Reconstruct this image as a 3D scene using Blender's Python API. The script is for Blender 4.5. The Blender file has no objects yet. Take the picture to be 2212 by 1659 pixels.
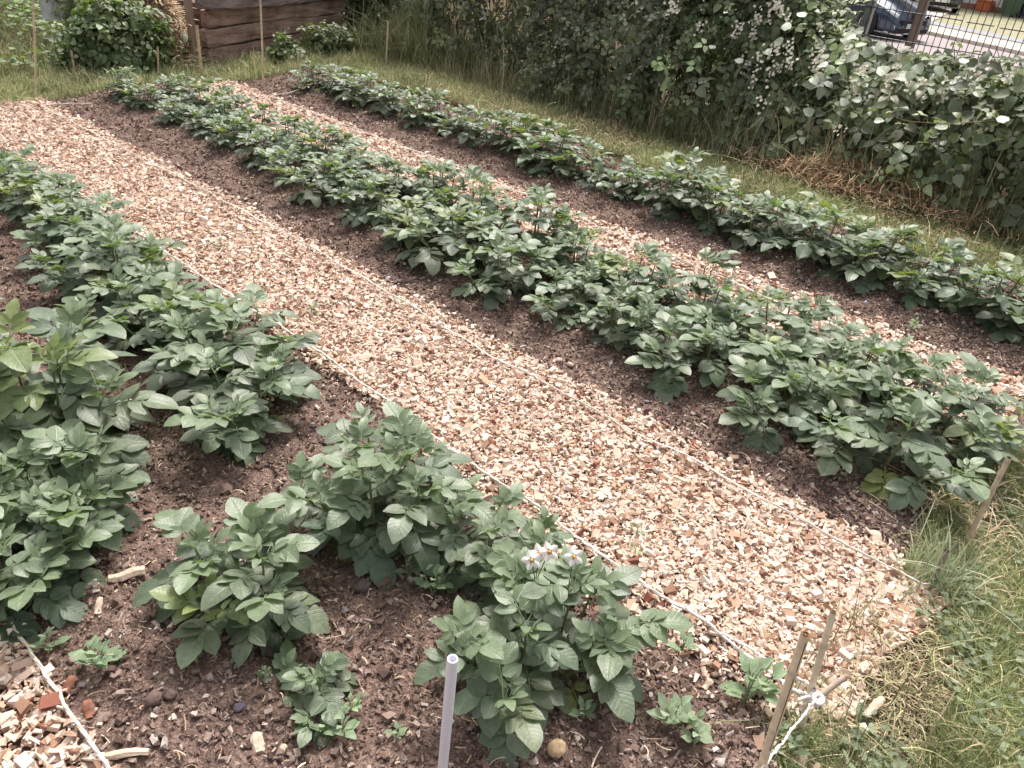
import bpy, math, random
import numpy as np
from mathutils import Matrix, Vector
rnd = random.Random(7)
rg = np.random.default_rng(11)
C = bpy.context.scene
COL = C.collection

# ------------------------------------------------------------------ camera, world, sun
CX, CY, F, H = 1106.0, 829.5, 1625.0, 1.6
_dn = np.array([-246, -2520, -F]); UP = -_dn/np.linalg.norm(_dn)
_rw = np.array([-2236, 1280, -F]); _rw = _rw-_rw@UP*UP; _rw /= np.linalg.norm(_rw)
R = np.array([np.cross(_rw, UP), _rw, UP])
def G(px, py, z=0.0):
    """ground point (height z) seen at a spot of the photograph (2212 px wide)"""
    d = R@np.array([px-CX, -(py-CY), -F]); t = (z-H)/d[2]
    return d*t+np.array([0, 0, H])
cam = bpy.data.cameras.new('camera'); camo = bpy.data.objects.new('camera', cam); COL.objects.link(camo)
M = Matrix([list(R[i])+[0] for i in range(3)]+[[0, 0, 0, 1]]); M.translation = Vector((0, 0, H))
camo.matrix_world = M
cam.sensor_width = 36; cam.lens = F/2212*36; cam.clip_start = 0.05; cam.clip_end = 500
C.camera = camo
SUN_EL, SUN_AZ = math.radians(60), math.radians(58)      # azimuth measured from +Y towards +X
w = bpy.data.worlds.new('World'); C.world = w; w.use_nodes = True
nt = w.node_tree; bg = nt.nodes['Background']
sky = nt.nodes.new('ShaderNodeTexSky'); sky.sky_type = 'NISHITA'; sky.sun_disc = False
sky.sun_elevation = SUN_EL; sky.sun_rotation = SUN_AZ; sky.dust_density = 6; sky.air_density = 1.0
hs = nt.nodes.new('ShaderNodeHueSaturation'); hs.inputs['Saturation'].default_value = 0.30
mxw = nt.nodes.new('ShaderNodeMix'); mxw.data_type = 'RGBA'; mxw.blend_type = 'MULTIPLY'; mxw.inputs[0].default_value = 1
mxw.inputs[7].default_value = (1.0, 0.96, 0.94, 1)
nt.links.new(sky.outputs[0], hs.inputs['Color']); nt.links.new(hs.outputs[0], mxw.inputs[6]); nt.links.new(mxw.outputs[2], bg.inputs[0])
bg.inputs[1].default_value = 0.15
sl = bpy.data.lights.new('sun', 'SUN'); sl.energy = 2.0; sl.angle = math.radians(14); sl.color = (1, 0.95, 0.88)
so = bpy.data.objects.new('sun', sl); COL.objects.link(so)
sd = Vector((math.sin(SUN_AZ)*math.cos(SUN_EL), math.cos(SUN_AZ)*math.cos(SUN_EL), math.sin(SUN_EL)))
so.rotation_euler = sd.to_track_quat('Z', 'Y').to_euler()
C.view_settings.view_transform = 'Standard'; C.view_settings.look = 'None'
C.view_settings.exposure = 0.76; C.view_settings.gamma = 1
C.cycles.max_bounces = 6; C.cycles.diffuse_bounces = 3; C.cycles.transmission_bounces = 4; C.cycles.transparent_max_bounces = 6

# ------------------------------------------------------------------ helpers
def tag(o, label=None, cat=None, group=None, kind=None):
    if label: o['label'] = label
    if cat: o['category'] = cat
    if group: o['group'] = group
    if kind: o['kind'] = kind
    return o
def empty(name, loc=(0, 0, 0), rz=0, s=1):
    o = bpy.data.objects.new(name, None); o.location = loc; o.rotation_euler = (0, 0, rz); o.scale = (s, s, s)
    o.empty_display_size = 0.05; COL.objects.link(o); return o
class MB:
    """collects verts / quads / uv / vertex colour, builds ONE mesh object"""
    def __init__(s): s.V = []; s.F = []; s.U = []; s.K = []; s.n = 0
    def add(s, V, Fq, uv=None, col=(1, 1, 1)):
        V = np.asarray(V, float).reshape(-1, 3); n = len(V)
        s.V.append(V); s.F.append(np.asarray(Fq, int).reshape(-1, 4)+s.n)
        s.U.append(np.zeros((n, 2)) if uv is None else np.asarray(uv, float).reshape(-1, 2))
        c = np.asarray(col, float)
        if c.ndim == 1: c = np.tile(c, (n, 1))
        s.K.append(c.reshape(-1, 3)); s.n += n
        return s
    def mesh(s, name, mat, smooth=False):
        V = np.concatenate(s.V); Fq = np.concatenate(s.F); U = np.concatenate(s.U); K = np.concatenate(s.K)
        me = bpy.data.meshes.new(name)
        me.vertices.add(len(V)); me.vertices.foreach_set('co', V.astype(np.float32).ravel())
        me.loops.add(len(Fq)*4); me.loops.foreach_set('vertex_index', Fq.astype(np.int32).ravel())
        me.polygons.add(len(Fq)); me.polygons.foreach_set('loop_start', np.arange(0, len(Fq)*4, 4, dtype=np.int32))
        me.update(calc_edges=True)
        me.polygons.foreach_set('use_smooth', np.full(len(Fq), bool(smooth)))
        uvl = me.uv_layers.new(name='uv'); uvl.data.foreach_set('uv', U[Fq.ravel()].astype(np.float32).ravel())
        a = me.color_attributes.new('tint', 'FLOAT_COLOR', 'POINT')
        a.data.foreach_set('color', np.hstack([K, np.ones((len(K), 1))]).astype(np.float32).ravel())
        me.materials.append(mat); me.validate(); me.update()
        return me
    def build(s, name, mat, parent=None, smooth=False):
        o = bpy.data.objects.new(name, s.mesh(name, mat, smooth)); COL.objects.link(o)
        if parent: o.parent = parent
        return o
BOXF = np.array([[0, 3, 2, 1], [4, 5, 6, 7], [0, 1, 5, 4], [1, 2, 6, 5], [2, 3, 7, 6], [3, 0, 4, 7]])
BOXV = np.array([[-1, -1, -1], [1, -1, -1], [1, 1, -1], [-1, 1, -1], [-1, -1, 1], [1, -1, 1], [1, 1, 1], [-1, 1, 1]])*0.5
def box(mb, c, d, rz=0, col=(1, 1, 1), bev=0.0):
    """box with chamfered edges, built as one closed shell"""
    d = np.array(d, float); ca, sa = math.cos(rz), math.sin(rz); Rz = np.array([[ca, -sa, 0], [sa, ca, 0], [0, 0, 1]])
    if bev <= 0:
        mb.add((BOXV*d)@Rz.T+np.array(c), BOXF, None, col); return
    n = []
    for i in range(8):
        s = np.sign(BOXV[i])
        for ax in range(3):
            v = s*d/2
            for k in range(3):
                if k != ax: v[k] -= s[k]*bev
            n.append(v)
    idx = lambda i, ax: i*3+ax
    Fq = []
    for ax, f in ((2, 0), (2, 1), (1, 2), (0, 3), (1, 4), (0, 5)): Fq.append([idx(i, ax) for i in BOXF[f]])
    fax = [2, 2, 1, 0, 1, 0]
    edges = {}
    for fi, f in enumerate(BOXF):
        for k in range(4):
            a, b = f[k], f[(k+1) % 4]; edges.setdefault((min(a, b), max(a, b)), []).append((fi, a, b))
    for (a, b), l in edges.items():
        (f1, p, q), (f2, _, _) = l
        Fq.append([idx(q, fax[f1]), idx(p, fax[f1]), idx(p, fax[f2]), idx(q, fax[f2])])
    for i in range(8): Fq.append([idx(i, 0), idx(i, 1), idx(i, 2), idx(i, 2)])
    Fq2 = [f for f in Fq]
    mb.add(np.array(n)@Rz.T+np.array(c), Fq2, None, col)
def norm(a): a = np.asarray(a, float); return a/np.maximum(np.linalg.norm(a, axis=-1, keepdims=True), 1e-9)
def tube(mb, pts, r, sides=6, col=(1, 1, 1), cap=True, strands=0, pitch=0.03):
    pts = np.asarray(pts, float); n = len(pts); r = np.broadcast_to(np.asarray(r, float), (n,))
    T = norm(np.gradient(pts, axis=0)); ref = np.array([0, 0, 1.0]) if abs(T[0][2]) < .9 else np.array([1.0, 0, 0])
    A = norm(np.cross(T, ref)); B = np.cross(T, A)
    if strands:
        L = np.concatenate([[0], np.cumsum(np.linalg.norm(np.diff(pts, axis=0), axis=1))])
        for k in range(strands):
            ph = L/pitch*2*math.pi+k*2*math.pi/strands
            off = A*np.cos(ph)[:, None]+B*np.sin(ph)[:, None]
            tube(mb, pts+off*(r*0.5)[:, None], r*0.56, sides, np.array(col)*(0.9+0.1*k/strands), cap)
        return
    th = np.arange(sides)*2*math.pi/sides
    V = pts[:, None]+(A[:, None]*np.cos(th)[None, :, None]+B[:, None]*np.sin(th)[None, :, None])*r[:, None, None]
    i = np.arange(n-1)[:, None]*sides; j = np.arange(sides)[None]; j2 = (j+1) % sides
    Fq = np.stack([i+j, i+j2, i+sides+j2, i+sides+j], -1).reshape(-1, 4)
    V = V.reshape(-1, 3)
    u = np.repeat(np.linspace(0, 1, n), sides); uv = np.stack([np.tile(th/6.2832, n), u], -1)
    if cap:
        V = np.vstack([V, pts[0], pts[-1]]); uv = np.vstack([uv, [0, 0], [0, 1]]); e = len(V)
        c1 = [[e-2, (k+1) % sides, k, k] for k in range(sides)]; o = (n-1)*sides
        c2 = [[e-1, o+k, o+(k+1) % sides, o+(k+1) % sides] for k in range(sides)]
        Fq = np.vstack([Fq, c1, c2])
    if np.asarray(col).ndim == 2 : col = np.vstack([np.repeat(col, sides, 0)]+([col[0], col[-1]] if cap else []))
    mb.add(V, Fq, uv, col)
def rings(mb, rr, sides=16, c=(0, 0, 0), col=(1, 1, 1), axis='z'):
    """lathe from (radius, height) pairs"""
    th = np.arange(sides)*2*math.pi/sides; V = []
    for r, z in rr: V.append(np.stack([r*np.cos(th), r*np.sin(th), np.full(sides, z)], -1))
    V = np.concatenate(V)
    if axis == 'x': V = V[:, [2, 0, 1]]
    if axis == 'y': V = V[:, [0, 2, 1]]
    n = len(rr); i = np.arange(n-1)[:, None]*sides; j = np.arange(sides)[None]; j2 = (j+1) % sides
    mb.add(V+np.array(c), np.stack([i+j, i+j2, i+sides+j2, i+sides+j], -1), None, col)
def resample(pts, step):
    pts = np.asarray(pts, float); s = np.concatenate([[0], np.cumsum(np.linalg.norm(np.diff(pts, axis=0), axis=1))])
    n = max(2, int(s[-1]/step)); q = np.linspace(0, s[-1], n)
    return np.stack([np.interp(q, s, pts[:, k]) for k in range(3)], -1)
_T = [rg.random((256, 256)) for _ in range(8)]
def vn(x, y, f, k=0):
    x = np.asarray(x)*f; y = np.asarray(y)*f; i = np.floor(x).astype(int); j = np.floor(y).astype(int); a = x-i; b = y-j
    a = a*a*(3-2*a); b = b*b*(3-2*b); T = _T[k]
    g = lambda p, q: T[p % 256, q % 256]
    return (g(i, j)*(1-a)*(1-b)+g(i+1, j)*a*(1-b)+g(i, j+1)*(1-a)*b+g(i+1, j+1)*a*b)
XC, XA, XB2, XB, XD = 1.46, 2.05, 3.06, 3.60, 0.17      # string lines (x), the rows run along y
YB, YF = 6.62, 0.06
def soilh(x, y):
    x = np.asarray(x, float); y = np.asarray(y, float)
    z = 0.014+0.030*(vn(x, y, 2.1, 1)-.5)
    z = z+0.055*np.exp(-((x-2.8)/.36)**2)+0.035*np.exp(-((x-1.1)/.25)**2)+0.03*np.exp(-((x-.38)/.22)**2)+0.05*np.exp(-((x-4.42)/.28)**2)
    z = z+0.022*(vn(x, y, 9, 2)-.5)+0.014*(vn(x, y, 24, 3)-.5)
    p = np.maximum(np.exp(-((x-(XC+XA)/2)/.33)**4), np.exp(-((x-(XB2+XB)/2)/.30)**4)); p = np.maximum(p, np.where(x < XD, 1-np.exp(-((x-XD)/.06)**2), 0))
    z = z*(1-p)+p*(0.004+0.010*vn(x, y, 5, 4))
    e = np.minimum(np.minimum(y-YF, YB-y), 4.86-x)+0.10*(vn(x, y, 4, 5)-.5)
    return z-0.06*np.clip(0.05-e, 0, .2)/.2
def gh(x, y):
    return np.maximum(soilh(x, y), -0.008)

# ------------------------------------------------------------------ materials
def mat(name, rough=0.8, spec=0.3):
    m = bpy.data.materials.new(name); m.use_nodes = True; n = m.node_tree.nodes; b = n['Principled BSDF']
    b.inputs['Roughness'].default_value = rough; b.inputs['Specular IOR Level'].default_value = spec
    return m, m.node_tree, b
def N(t, ty, **kw):
    n = t.nodes.new(ty)
    for k, v in kw.items():
        if k.startswith('i_'): n.inputs[k[2:].replace('_', ' ')].default_value = v
        else: setattr(n, k, v)
    return n
def mixc(t, a, b, f=0.5, mode='MIX'):
    n = t.nodes.new('ShaderNodeMix'); n.data_type = 'RGBA'; n.blend_type = mode
    for s, v in ((0, f), (6, a), (7, b)):
        if hasattr(v, 'is_output'): t.links.new(v, n.inputs[s])
        else: n.inputs[s].default_value = v if s == 0 else (*v, 1)
    return n.outputs[2]
def ramp(t, fac, stops):
    n = t.nodes.new('ShaderNodeValToRGB'); t.links.new(fac, n.inputs[0]); e = n.color_ramp.elements
    while len(e) < len(stops): e.new(0.5)
    for k, (p, c) in enumerate(stops): e[k].position = p; e[k].color = (*c, 1) if len(c) == 3 else c
    return n.outputs[0]
def objco(t): return t.nodes.new('ShaderNodeTexCoord').outputs['Object']
def noise(t, scale, det=4, rough=.6, vec=None):
    n = N(t, 'ShaderNodeTexNoise', i_Scale=scale, i_Detail=det, i_Roughness=rough)
    t.links.new(vec if vec else objco(t), n.inputs['Vector']); return n.outputs['Fac']
def bump(t, b, h, dist=0.002, strength=1.0):
    n = N(t, 'ShaderNodeBump', i_Strength=strength, i_Distance=dist); t.links.new(h, n.inputs['Height']); t.links.new(n.outputs[0], b.inputs['Normal']); return n
def math_(t, op, a, b=0.0):
    n = t.nodes.new('ShaderNodeMath'); n.operation = op
    for s, v in ((0, a), (1, b)):
        if hasattr(v, 'is_output'): t.links.new(v, n.inputs[s])
        else: n.inputs[s].default_value = v
    return n.outputs[0]
def leafmat(name, veins=1.0, back=(1.25, 1.3, 1.25), trans=0.22, rough=0.5, spec=0.5, hair=0.0, backcol=None):
    """vertex tint * blotches, pale midrib and side veins from the leaf's own uv, paler underside, some light passing through"""
    m, t, b = mat(name, rough, spec)
    at = N(t, 'ShaderNodeAttribute', attribute_name='tint')
    col = at.outputs['Color']
    nz = noise(t, 60, 3); col = mixc(t, col, ramp(t, nz, [(.3, (.78, .80, .76)), (.7, (1.18, 1.14, 1.12))]), 1.0, 'MULTIPLY')
    uv = N(t, 'ShaderNodeUVMap', uv_map='uv'); sp = N(t, 'ShaderNodeSeparateXYZ'); t.links.new(uv.outputs[0], sp.inputs[0])
    au = math_(t, 'ABSOLUTE', sp.outputs[0])
    k = math_(t, 'SINE', math_(t, 'MULTIPLY', math_(t, 'SUBTRACT', sp.outputs[1], math_(t, 'MULTIPLY', au, .28)), 44))
    vein = math_(t, 'POWER', math_(t, 'ADD', math_(t, 'MULTIPLY', k, .5), .5), 6)
    mid = ramp(t, au, [(0.0, (1, 1, 1)), (0.10, (0, 0, 0))])
    vm = math_(t, 'MAXIMUM', math_(t, 'MULTIPLY', vein, .35), mid)
    lighter = mixc(t, col, (1.5, 1.5, 1.35), 1.0, 'MULTIPLY')
    col = mixc(t, col, lighter, math_(t, 'MULTIPLY', vm, .8*veins))
    geo = N(t, 'ShaderNodeNewGeometry')
    bc = mixc(t, col, back, 1.0, 'MULTIPLY') if backcol is None else mixc(t, col, backcol, .8)
    col = mixc(t, col, bc, geo.outputs['Backfacing'])
    t.links.new(col, b.inputs['Base Color'])
    bump(t, b, math_(t, 'ADD', math_(t, 'MULTIPLY', vm, -1.0), math_(t, 'MULTIPLY', noise(t, 120, 2), .8)), 0.0016, .55*veins+.1)
    if hair: b.inputs['Sheen Weight'].default_value = hair; b.inputs['Sheen Roughness'].default_value = .4
    tr = N(t, 'ShaderNodeBsdfTranslucent'); tc = mixc(t, col, (1.55, 1.7, .55), 1.0, 'MULTIPLY'); t.links.new(tc, tr.inputs[0])
    mx = N(t, 'ShaderNodeMixShader'); mx.inputs[0].default_value = trans
    t.links.new(b.outputs[0], mx.inputs[1]); t.links.new(tr.outputs[0], mx.inputs[2])
    t.links.new(mx.outputs[0], t.nodes['Material Output'].inputs[0])
    return m
def tintmat(name, rough=.85, spec=.2, ns=150, amp=.25, bd=.001, trans=0.0):
    m, t, b = mat(name, rough, spec)
    at = N(t, 'ShaderNodeAttribute', attribute_name='tint')
    nz = noise(t, ns, 4)
    col = mixc(t, at.outputs['Color'], ramp(t, nz, [(.25, (1-amp,)*3), (.75, (1+amp,)*3)]), 1.0, 'MULTIPLY')
    t.links.new(col, b.inputs['Base Color']); bump(t, b, nz, bd, .8)
    if trans:
        tr = N(t, 'ShaderNodeBsdfTranslucent'); t.links.new(col, tr.inputs[0]); mx = N(t, 'ShaderNodeMixShader'); mx.inputs[0].default_value = trans
        t.links.new(b.outputs[0], mx.inputs[1]); t.links.new(tr.outputs[0], mx.inputs[2]); t.links.new(mx.outputs[0], t.nodes['Material Output'].inputs[0])
    return m
def colmat(name, c1, c2, scale=8, rough=.8, spec=.3, bd=.001, stretch=None, metallic=0, coat=0):
    m, t, b = mat(name, rough, spec); v = objco(t)
    if stretch:
        mp = N(t, 'ShaderNodeMapping'); mp.inputs['Scale'].default_value = stretch; t.links.new(v, mp.inputs[0]); v = mp.outputs[0]
    nz = noise(t, scale, 6, .65, v)
    t.links.new(ramp(t, nz, [(.3, c1), (.7, c2)]), b.inputs['Base Color'])
    b.inputs['Metallic'].default_value = metallic; b.inputs['Coat Weight'].default_value = coat
    if bd: bump(t, b, nz, bd, .8)
    return m
M_leaf = leafmat('potato_leaf', veins=.6, hair=.3, rough=.42, spec=.6, trans=.22)
M_weed = leafmat('weed_leaf', veins=.7, rough=.6, trans=.2)
M_bram = leafmat('bramble_leaf', back=(1, 1, 1), trans=.12, rough=.42, spec=.5, backcol=(.46, .52, .45))
M_bush = leafmat('shrub_leaf', veins=.7, trans=.15, rough=.5)
M_stem = tintmat('stem', .6, .3, 80, .2, .0005)
M_chip = tintmat('wood_chip', .85, .15, 220, .16, .0008)
M_crumb = tintmat('soil_crumb', .95, .1, 260, .35, .001)
M_grass = tintmat('grass_blade', .6, .3, 40, .15, 0, .25)
M_straw = tintmat('straw', .8, .2, 90, .2, .0005)
M_petal = tintmat('petal', .6, .2, 60, .06, .0003, .3)
M_rope = tintmat('cotton_string', .95, .1, 500, .22, .0012)
M_bamboo = tintmat('bamboo', .5, .35, 45, .22, .0006)
M_stone = tintmat('stone', .8, .3, 60, .3, .002)

m, t, b = mat('garden_soil', .97, .08)                      # moist dark crumb with pale flecks
n1 = noise(t, 9, 5); n2 = noise(t, 110, 4, .7); v1 = N(t, 'ShaderNodeTexVoronoi', i_Scale=170.0); t.links.new(objco(t), v1.inputs['Vector'])
col = ramp(t, n2, [(.3, (.083, .056, .046)), (.55, (.195, .140, .117)), (.8, (.35, .27, .23))])
col = mixc(t, col, ramp(t, n1, [(.3, (.75, .72, .72)), (.75, (1.35, 1.3, 1.3))]), 1.0, 'MULTIPLY')
col = mixc(t, col, (.34, .25, .20), math_(t, 'MULTIPLY', math_(t, 'GREATER_THAN', N(t, 'ShaderNodeSeparateColor').outputs[0], .9), 0))
sc = t.nodes.new('ShaderNodeSeparateColor'); t.links.new(v1.outputs['Color'], sc.inputs[0])
col = mixc(t, col, (.30, .21, .17), math_(t, 'MULTIPLY', math_(t, 'GREATER_THAN', sc.outputs[0], .86), .75))
t.links.new(col, b.inputs['Base Color']); bump(t, b, math_(t, 'ADD', n2, math_(t, 'MULTIPLY', v1.outputs['Distance'], .8)), .006, 1)
M_soil = m
m, t, b = mat('turf_ground', .95, .1)
n1 = noise(t, 3, 6); n2 = noise(t, 60, 5)
col = mixc(t, ramp(t, n1, [(.35, (.075, .058, .038)), (.65, (.13, .105, .065))]), ramp(t, n2, [(.35, (.25, .22, .2)), (.65, (1.4, 1.3, 1.2))]), 1, 'MULTIPLY')
t.links.new(col, b.inputs['Base Color']); bump(t, b, n2, .01); M_turf = m
m, t, b = mat('chip_bed', .95, .1)
n2 = noise(t, 90, 4, .7); t.links.new(ramp(t, n2, [(.3, (.09, .045, .03)), (.6, (.25, .14, .09))]), b.inputs['Base Color']); bump(t, b, n2, .006); M_chipbed = m

# ------------------------------------------------------------------ the setting: ground, soil, paths, road
def sheet(name, xs, ys, fz, m, kind='structure', smooth=True):
    X, Y = np.meshgrid(xs, ys, indexing='ij'); V = np.stack([X, Y, fz(X, Y)], -1).reshape(-1, 3)
    nx, ny = len(xs), len(ys); i = (np.arange(nx-1)[:, None]*ny+np.arange(ny-1)[None]).reshape(-1)
    mb = MB(); mb.add(V, np.stack([i, i+ny, i+ny+1, i+1], -1)); o = mb.build(name, m, None, smooth); o['kind'] = kind; return o
def groundz(x, y):
    s = np.clip((x-7.6)/6, 0, 1); s = s*s*(3-2*s)
    return -0.012-0.9*s+0.012*(vn(x, y, 1.3, 6)-.5)*(1-s)-.03*np.clip((8.5-x)*10, 0, 1)*np.where((x < 4.85) & (y > .2) & (y < 6.4) & (x > -1.6), 1, 0)
xs = np.concatenate([np.linspace(-60, -3, 12), np.linspace(-2.6, 15, 89), np.linspace(17, 160, 20)])
ys = np.concatenate([np.linspace(-60, -3, 12), np.linspace(-2.6, 15, 89), np.linspace(17, 160, 20)])
sheet('ground', xs, ys, groundz, M_turf)
xs = np.arange(-1.5, 4.98, .0115); ys = np.concatenate([np.arange(-.10, 2.5, .0105), np.arange(2.5, 6.75, .022)])
sheet('garden_soil', xs, ys, lambda x, y: soilh(x, y)+.010*(vn(x, y, 55, 0)-.5)+.007*(vn(x, y, 90, 6)-.5), M_soil)

# ------------------------------------------------------------------ loose stuff: chips, crumbs, straw
def chips(n, xs_, ys_, size, cols, zoff=.016, tilt=.45, flat=.28, p=None, jit=.22):
    """n small splintered blocks with random turn and tilt; returns MB"""
    l = size*np.minimum(np.exp(rg.normal(0, .50, n)), 2.6); wd = l*rg.uniform(.22, .85, n); th = wd*rg.uniform(.2, .2+flat*1.6, n)
    V = BOXV[None]*np.stack([l, wd, th], -1)[:, None]*(1+rg.uniform(-jit, jit, (n, 8, 3)))
    tp = rg.uniform(.45, 1, n); V[:, [1, 2, 5, 6], 1] *= tp[:, None]
    yaw = rg.uniform(0, 2*math.pi, n); a = rg.normal(0, tilt, n); b2 = rg.normal(0, tilt, n)
    ca, sa = np.cos(a), np.sin(a); V = np.stack([V[..., 0]*ca[:, None]+V[..., 2]*sa[:, None], V[..., 1], -V[..., 0]*sa[:, None]+V[..., 2]*ca[:, None]], -1)
    ca, sa = np.cos(b2), np.sin(b2); V = np.stack([V[..., 0], V[..., 1]*ca[:, None]-V[..., 2]*sa[:, None], V[..., 1]*sa[:, None]+V[..., 2]*ca[:, None]], -1)
    ca, sa = np.cos(yaw), np.sin(yaw); V = np.stack([V[..., 0]*ca[:, None]-V[..., 1]*sa[:, None], V[..., 0]*sa[:, None]+V[..., 1]*ca[:, None], V[..., 2]], -1)
    V = V+np.stack([xs_, ys_, gh(xs_, ys_)+rg.uniform(0, zoff, n)+th*.3], -1)[:, None]
    cols = np.array(cols); k = rg.choice(len(cols), n, p=p); K = cols[k]*rg.uniform(.82, 1.15, (n, 1))
    mb = MB(); mb.add(V, (BOXF[None]+8*np.arange(n)[:, None, None]), None, np.repeat(K, 8, 0)); return mb
CH = [(.68, .53, .43), (.60, .45, .355), (.75, .64, .55), (.46, .31, .22), (.29, .17, .115), (.24, .10, .07), (.55, .45, .38)]
CP = [.27, .22, .17, .12, .11, .03, .08]
def pathpts(n, x0, x1, y0, y1, e=.05, bias=1.0):
    y = y0+(y1-y0)*rg.random(n)**bias; x = rg.uniform(x0, x1, n)+rg.normal(0, e*.5, n); return x, y
def keep(x, y, m): return x[m], y[m]
x, y = pathpts(125000, XC-.02, XA+.02, -.02, 6.75, .05, 1.25)
mk = (y > .0+.10*(vn(x, y, 6, 2)-.3)+np.where(x < 1.6, .05, 0)); x, y = keep(x, y, mk)
x0, y0 = pathpts(9000, 1.50, 2.5, 5.6, 6.9, .05)               # the spill at the far end
x1, y1 = pathpts(2600, XC-.28, XC, 0.0, 1.5, .03); x1 = XC-.02-abs(rg.normal(0, .09, len(x1)))
x2, y2 = pathpts(1500, XA, XA+.1, 0.1, 5, .02); x2 = XA+abs(rg.normal(0, .035, len(x2)))
x = np.concatenate([x, x1, x2]); y = np.concatenate([y, y1, y2])
tag(chips(len(x), x, y, .0120, CH, .022, p=CP).build('wood_chips', M_chip), 'pale wood chips covering the wide path between the two middle beds', 'wood chips', None, 'stuff')
x, y = pathpts(48000, XB2-.03, XB+.02, .10, 6.6, .05); 
x1, y1 = pathpts(900, XB, XB+.1, .2, 6, .02); x1 = XB+abs(rg.normal(0, .05, len(x1)))
x = np.concatenate([x, x1]); y = np.concatenate([y, y1])
tag(chips(len(x), x, y, .0160, CH, .022, p=CP).build('wood_chips', M_chip), 'pale wood chips on the narrow far path behind the middle potato bed', 'wood chips', None, 'stuff')
x, y = pathpts(24000, -.75, XD-.01, .6, 2.6, .03)
tag(chips(len(x), x, y, .0148, CH, .026, p=CP).build('wood_chips', M_chip), 'coarse wood chips of the path in the bottom left corner', 'wood chips', None, 'stuff')
# soil crumbs
SO = [(.190, .134, .112), (.122, .083, .069), (.265, .192, .163), (.36, .28, .24), (.50, .43, .39), (.22, .19, .185)]
SP = [.30, .25, .21, .14, .07, .03]
def bedpts(n):
    x = rg.uniform(-.1, 4.85, n); y = YF+(YB-YF)*rg.random(n)**1.5
    on = ((x > XD) & (x < XC-.03)) | ((x > XA+.03) & (x < XB2-.02)) | (x > XB+.02)
    on &= y > YF+.05*vn(x, y, 5, 1); return x[on], y[on]
x, y = bedpts(190000)
tag(chips(len(x), x, y, .0075, SO, .006, tilt=.7, flat=.5, p=SP, jit=.4).build('soil_crumbs', M_crumb), 'dark crumbly soil with small clods between the potato rows', 'soil crumbs', None, 'stuff')
x, y = bedpts(8000)
tag(chips(len(x), x, y, .0115, SO, .006, tilt=.7, flat=.5, p=[.35, .3, .2, .12, .01, .02], jit=.45).build('soil_clods', M_crumb), 'larger clods of brown earth lying on the beds', 'soil clods', None, 'stuff')
x, y = bedpts(800)
tag(chips(len(x), x, y, .012, [(.55, .46, .40), (.42, .36, .34), (.62, .50, .40), (.30, .30, .34), (.5, .24, .16)], .006, tilt=.5, flat=.5, jit=.4).build('pebbles', M_crumb, None, True), 'pale pebbles and grit scattered on the brown soil', 'pebbles', None, 'stuff')
def strips(n, xs_, ys_, L, W, cols, lift=.004, curl=.6, z=None, elev=.12):
    """thin curved fibres lying about"""
    l = L*np.exp(rg.normal(0, .5, n)); wd = W*rg.uniform(.6, 1.5, n); yaw = rg.uniform(0, 6.283, n); k = rg.normal(0, curl, n); el = abs(rg.normal(0, elev, n))
    t = np.linspace(0, 1, 5)[None]; th = yaw[:, None]+k[:, None]*t*1.5
    dx = np.cumsum(np.cos(th), 1)*l[:, None]/5; dy = np.cumsum(np.sin(th), 1)*l[:, None]/5
    zz = (gh(xs_, ys_) if z is None else z)+rg.uniform(.001, .012, n)
    Z = zz[:, None]+np.sin(t*math.pi*rg.uniform(.5, 1, n)[:, None])*l[:, None]*el[:, None]+lift
    P = np.stack([xs_[:, None]+dx, ys_[:, None]+dy, Z], -1); S = np.stack([-np.sin(th), np.cos(th), rg.uniform(-.6, .6, (n, 5))], -1)*wd[:, None, None]/2
    V = np.stack([P-S, P+S], 2).reshape(n, 10, 3)
    i = np.arange(4)*2; Fq = np.stack([i, i+1, i+3, i+2], -1)
    cols = np.array(cols); K = cols[rg.integers(0, len(cols), n)]*rg.uniform(.8, 1.2, (n, 1))
    mb = MB(); mb.add(V, Fq[None]+10*np.arange(n)[:, None, None], None, np.repeat(K, 10, 0)); return mb
STR = [(.55, .42, .29), (.42, .30, .2), (.62, .5, .38), (.3, .2, .14)]
x, y = bedpts(7500)
tag(strips(len(x), x, y, .022, .0022, STR).build('straw_bits', M_straw), 'thin straw and root fibres strewn over the soil beds', 'straw bits', None, 'stuff')

# ------------------------------------------------------------------ road and bank beyond the fence
ZR = -0.9
RD = norm(np.array([.44, .9, 0])); RN = np.array([RD[1], -RD[0], 0])     # along the road, away from the garden
def band(name, o0, a, b2, z, m, th=.12):
    """ribbon along the road from offset a to b2 (metres away from the garden)"""
    mb = MB(); P = np.array(o0, float)
    for s0 in range(-60, 100, 4):
        q = [P+RD*s0+RN*a, P+RD*s0+RN*b2, P+RD*(s0+4)+RN*b2, P+RD*(s0+4)+RN*a]
        V = np.array([[*v[:2], z-th] for v in q]+[[*v[:2], z] for v in q]); mb.add(V, BOXF)
    o = mb.build(name, m); o['kind'] = 'structure'; return o
M_road = colmat('asphalt_pinkish', (.30, .26, .27), (.38, .34, .34), 40, .9, .2, .002)
M_pave = colmat('pavement', (.50, .44, .38), (.62, .56, .48), 6, .9, .2, .002)
M_kerb = colmat('kerb_grey', (.26, .27, .29), (.34, .35, .37), 20, .9, .2, .002)
M_lawn = colmat('dry_lawn', (.25, .25, .16), (.38, .36, .25), 2.5, .95, .1, .01)
K0 = G(*((3200+1300/2.6587)/1.8228, 300/2.6587/1.8228), z=ZR)
band('road', K0, -9.5, -2.2, ZR+.02, M_road)
band('pavement', K0, -2.2, -.55, ZR+.12, M_pave)
band('verge', K0, -.55, -.3, ZR+.11, M_lawn)
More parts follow.
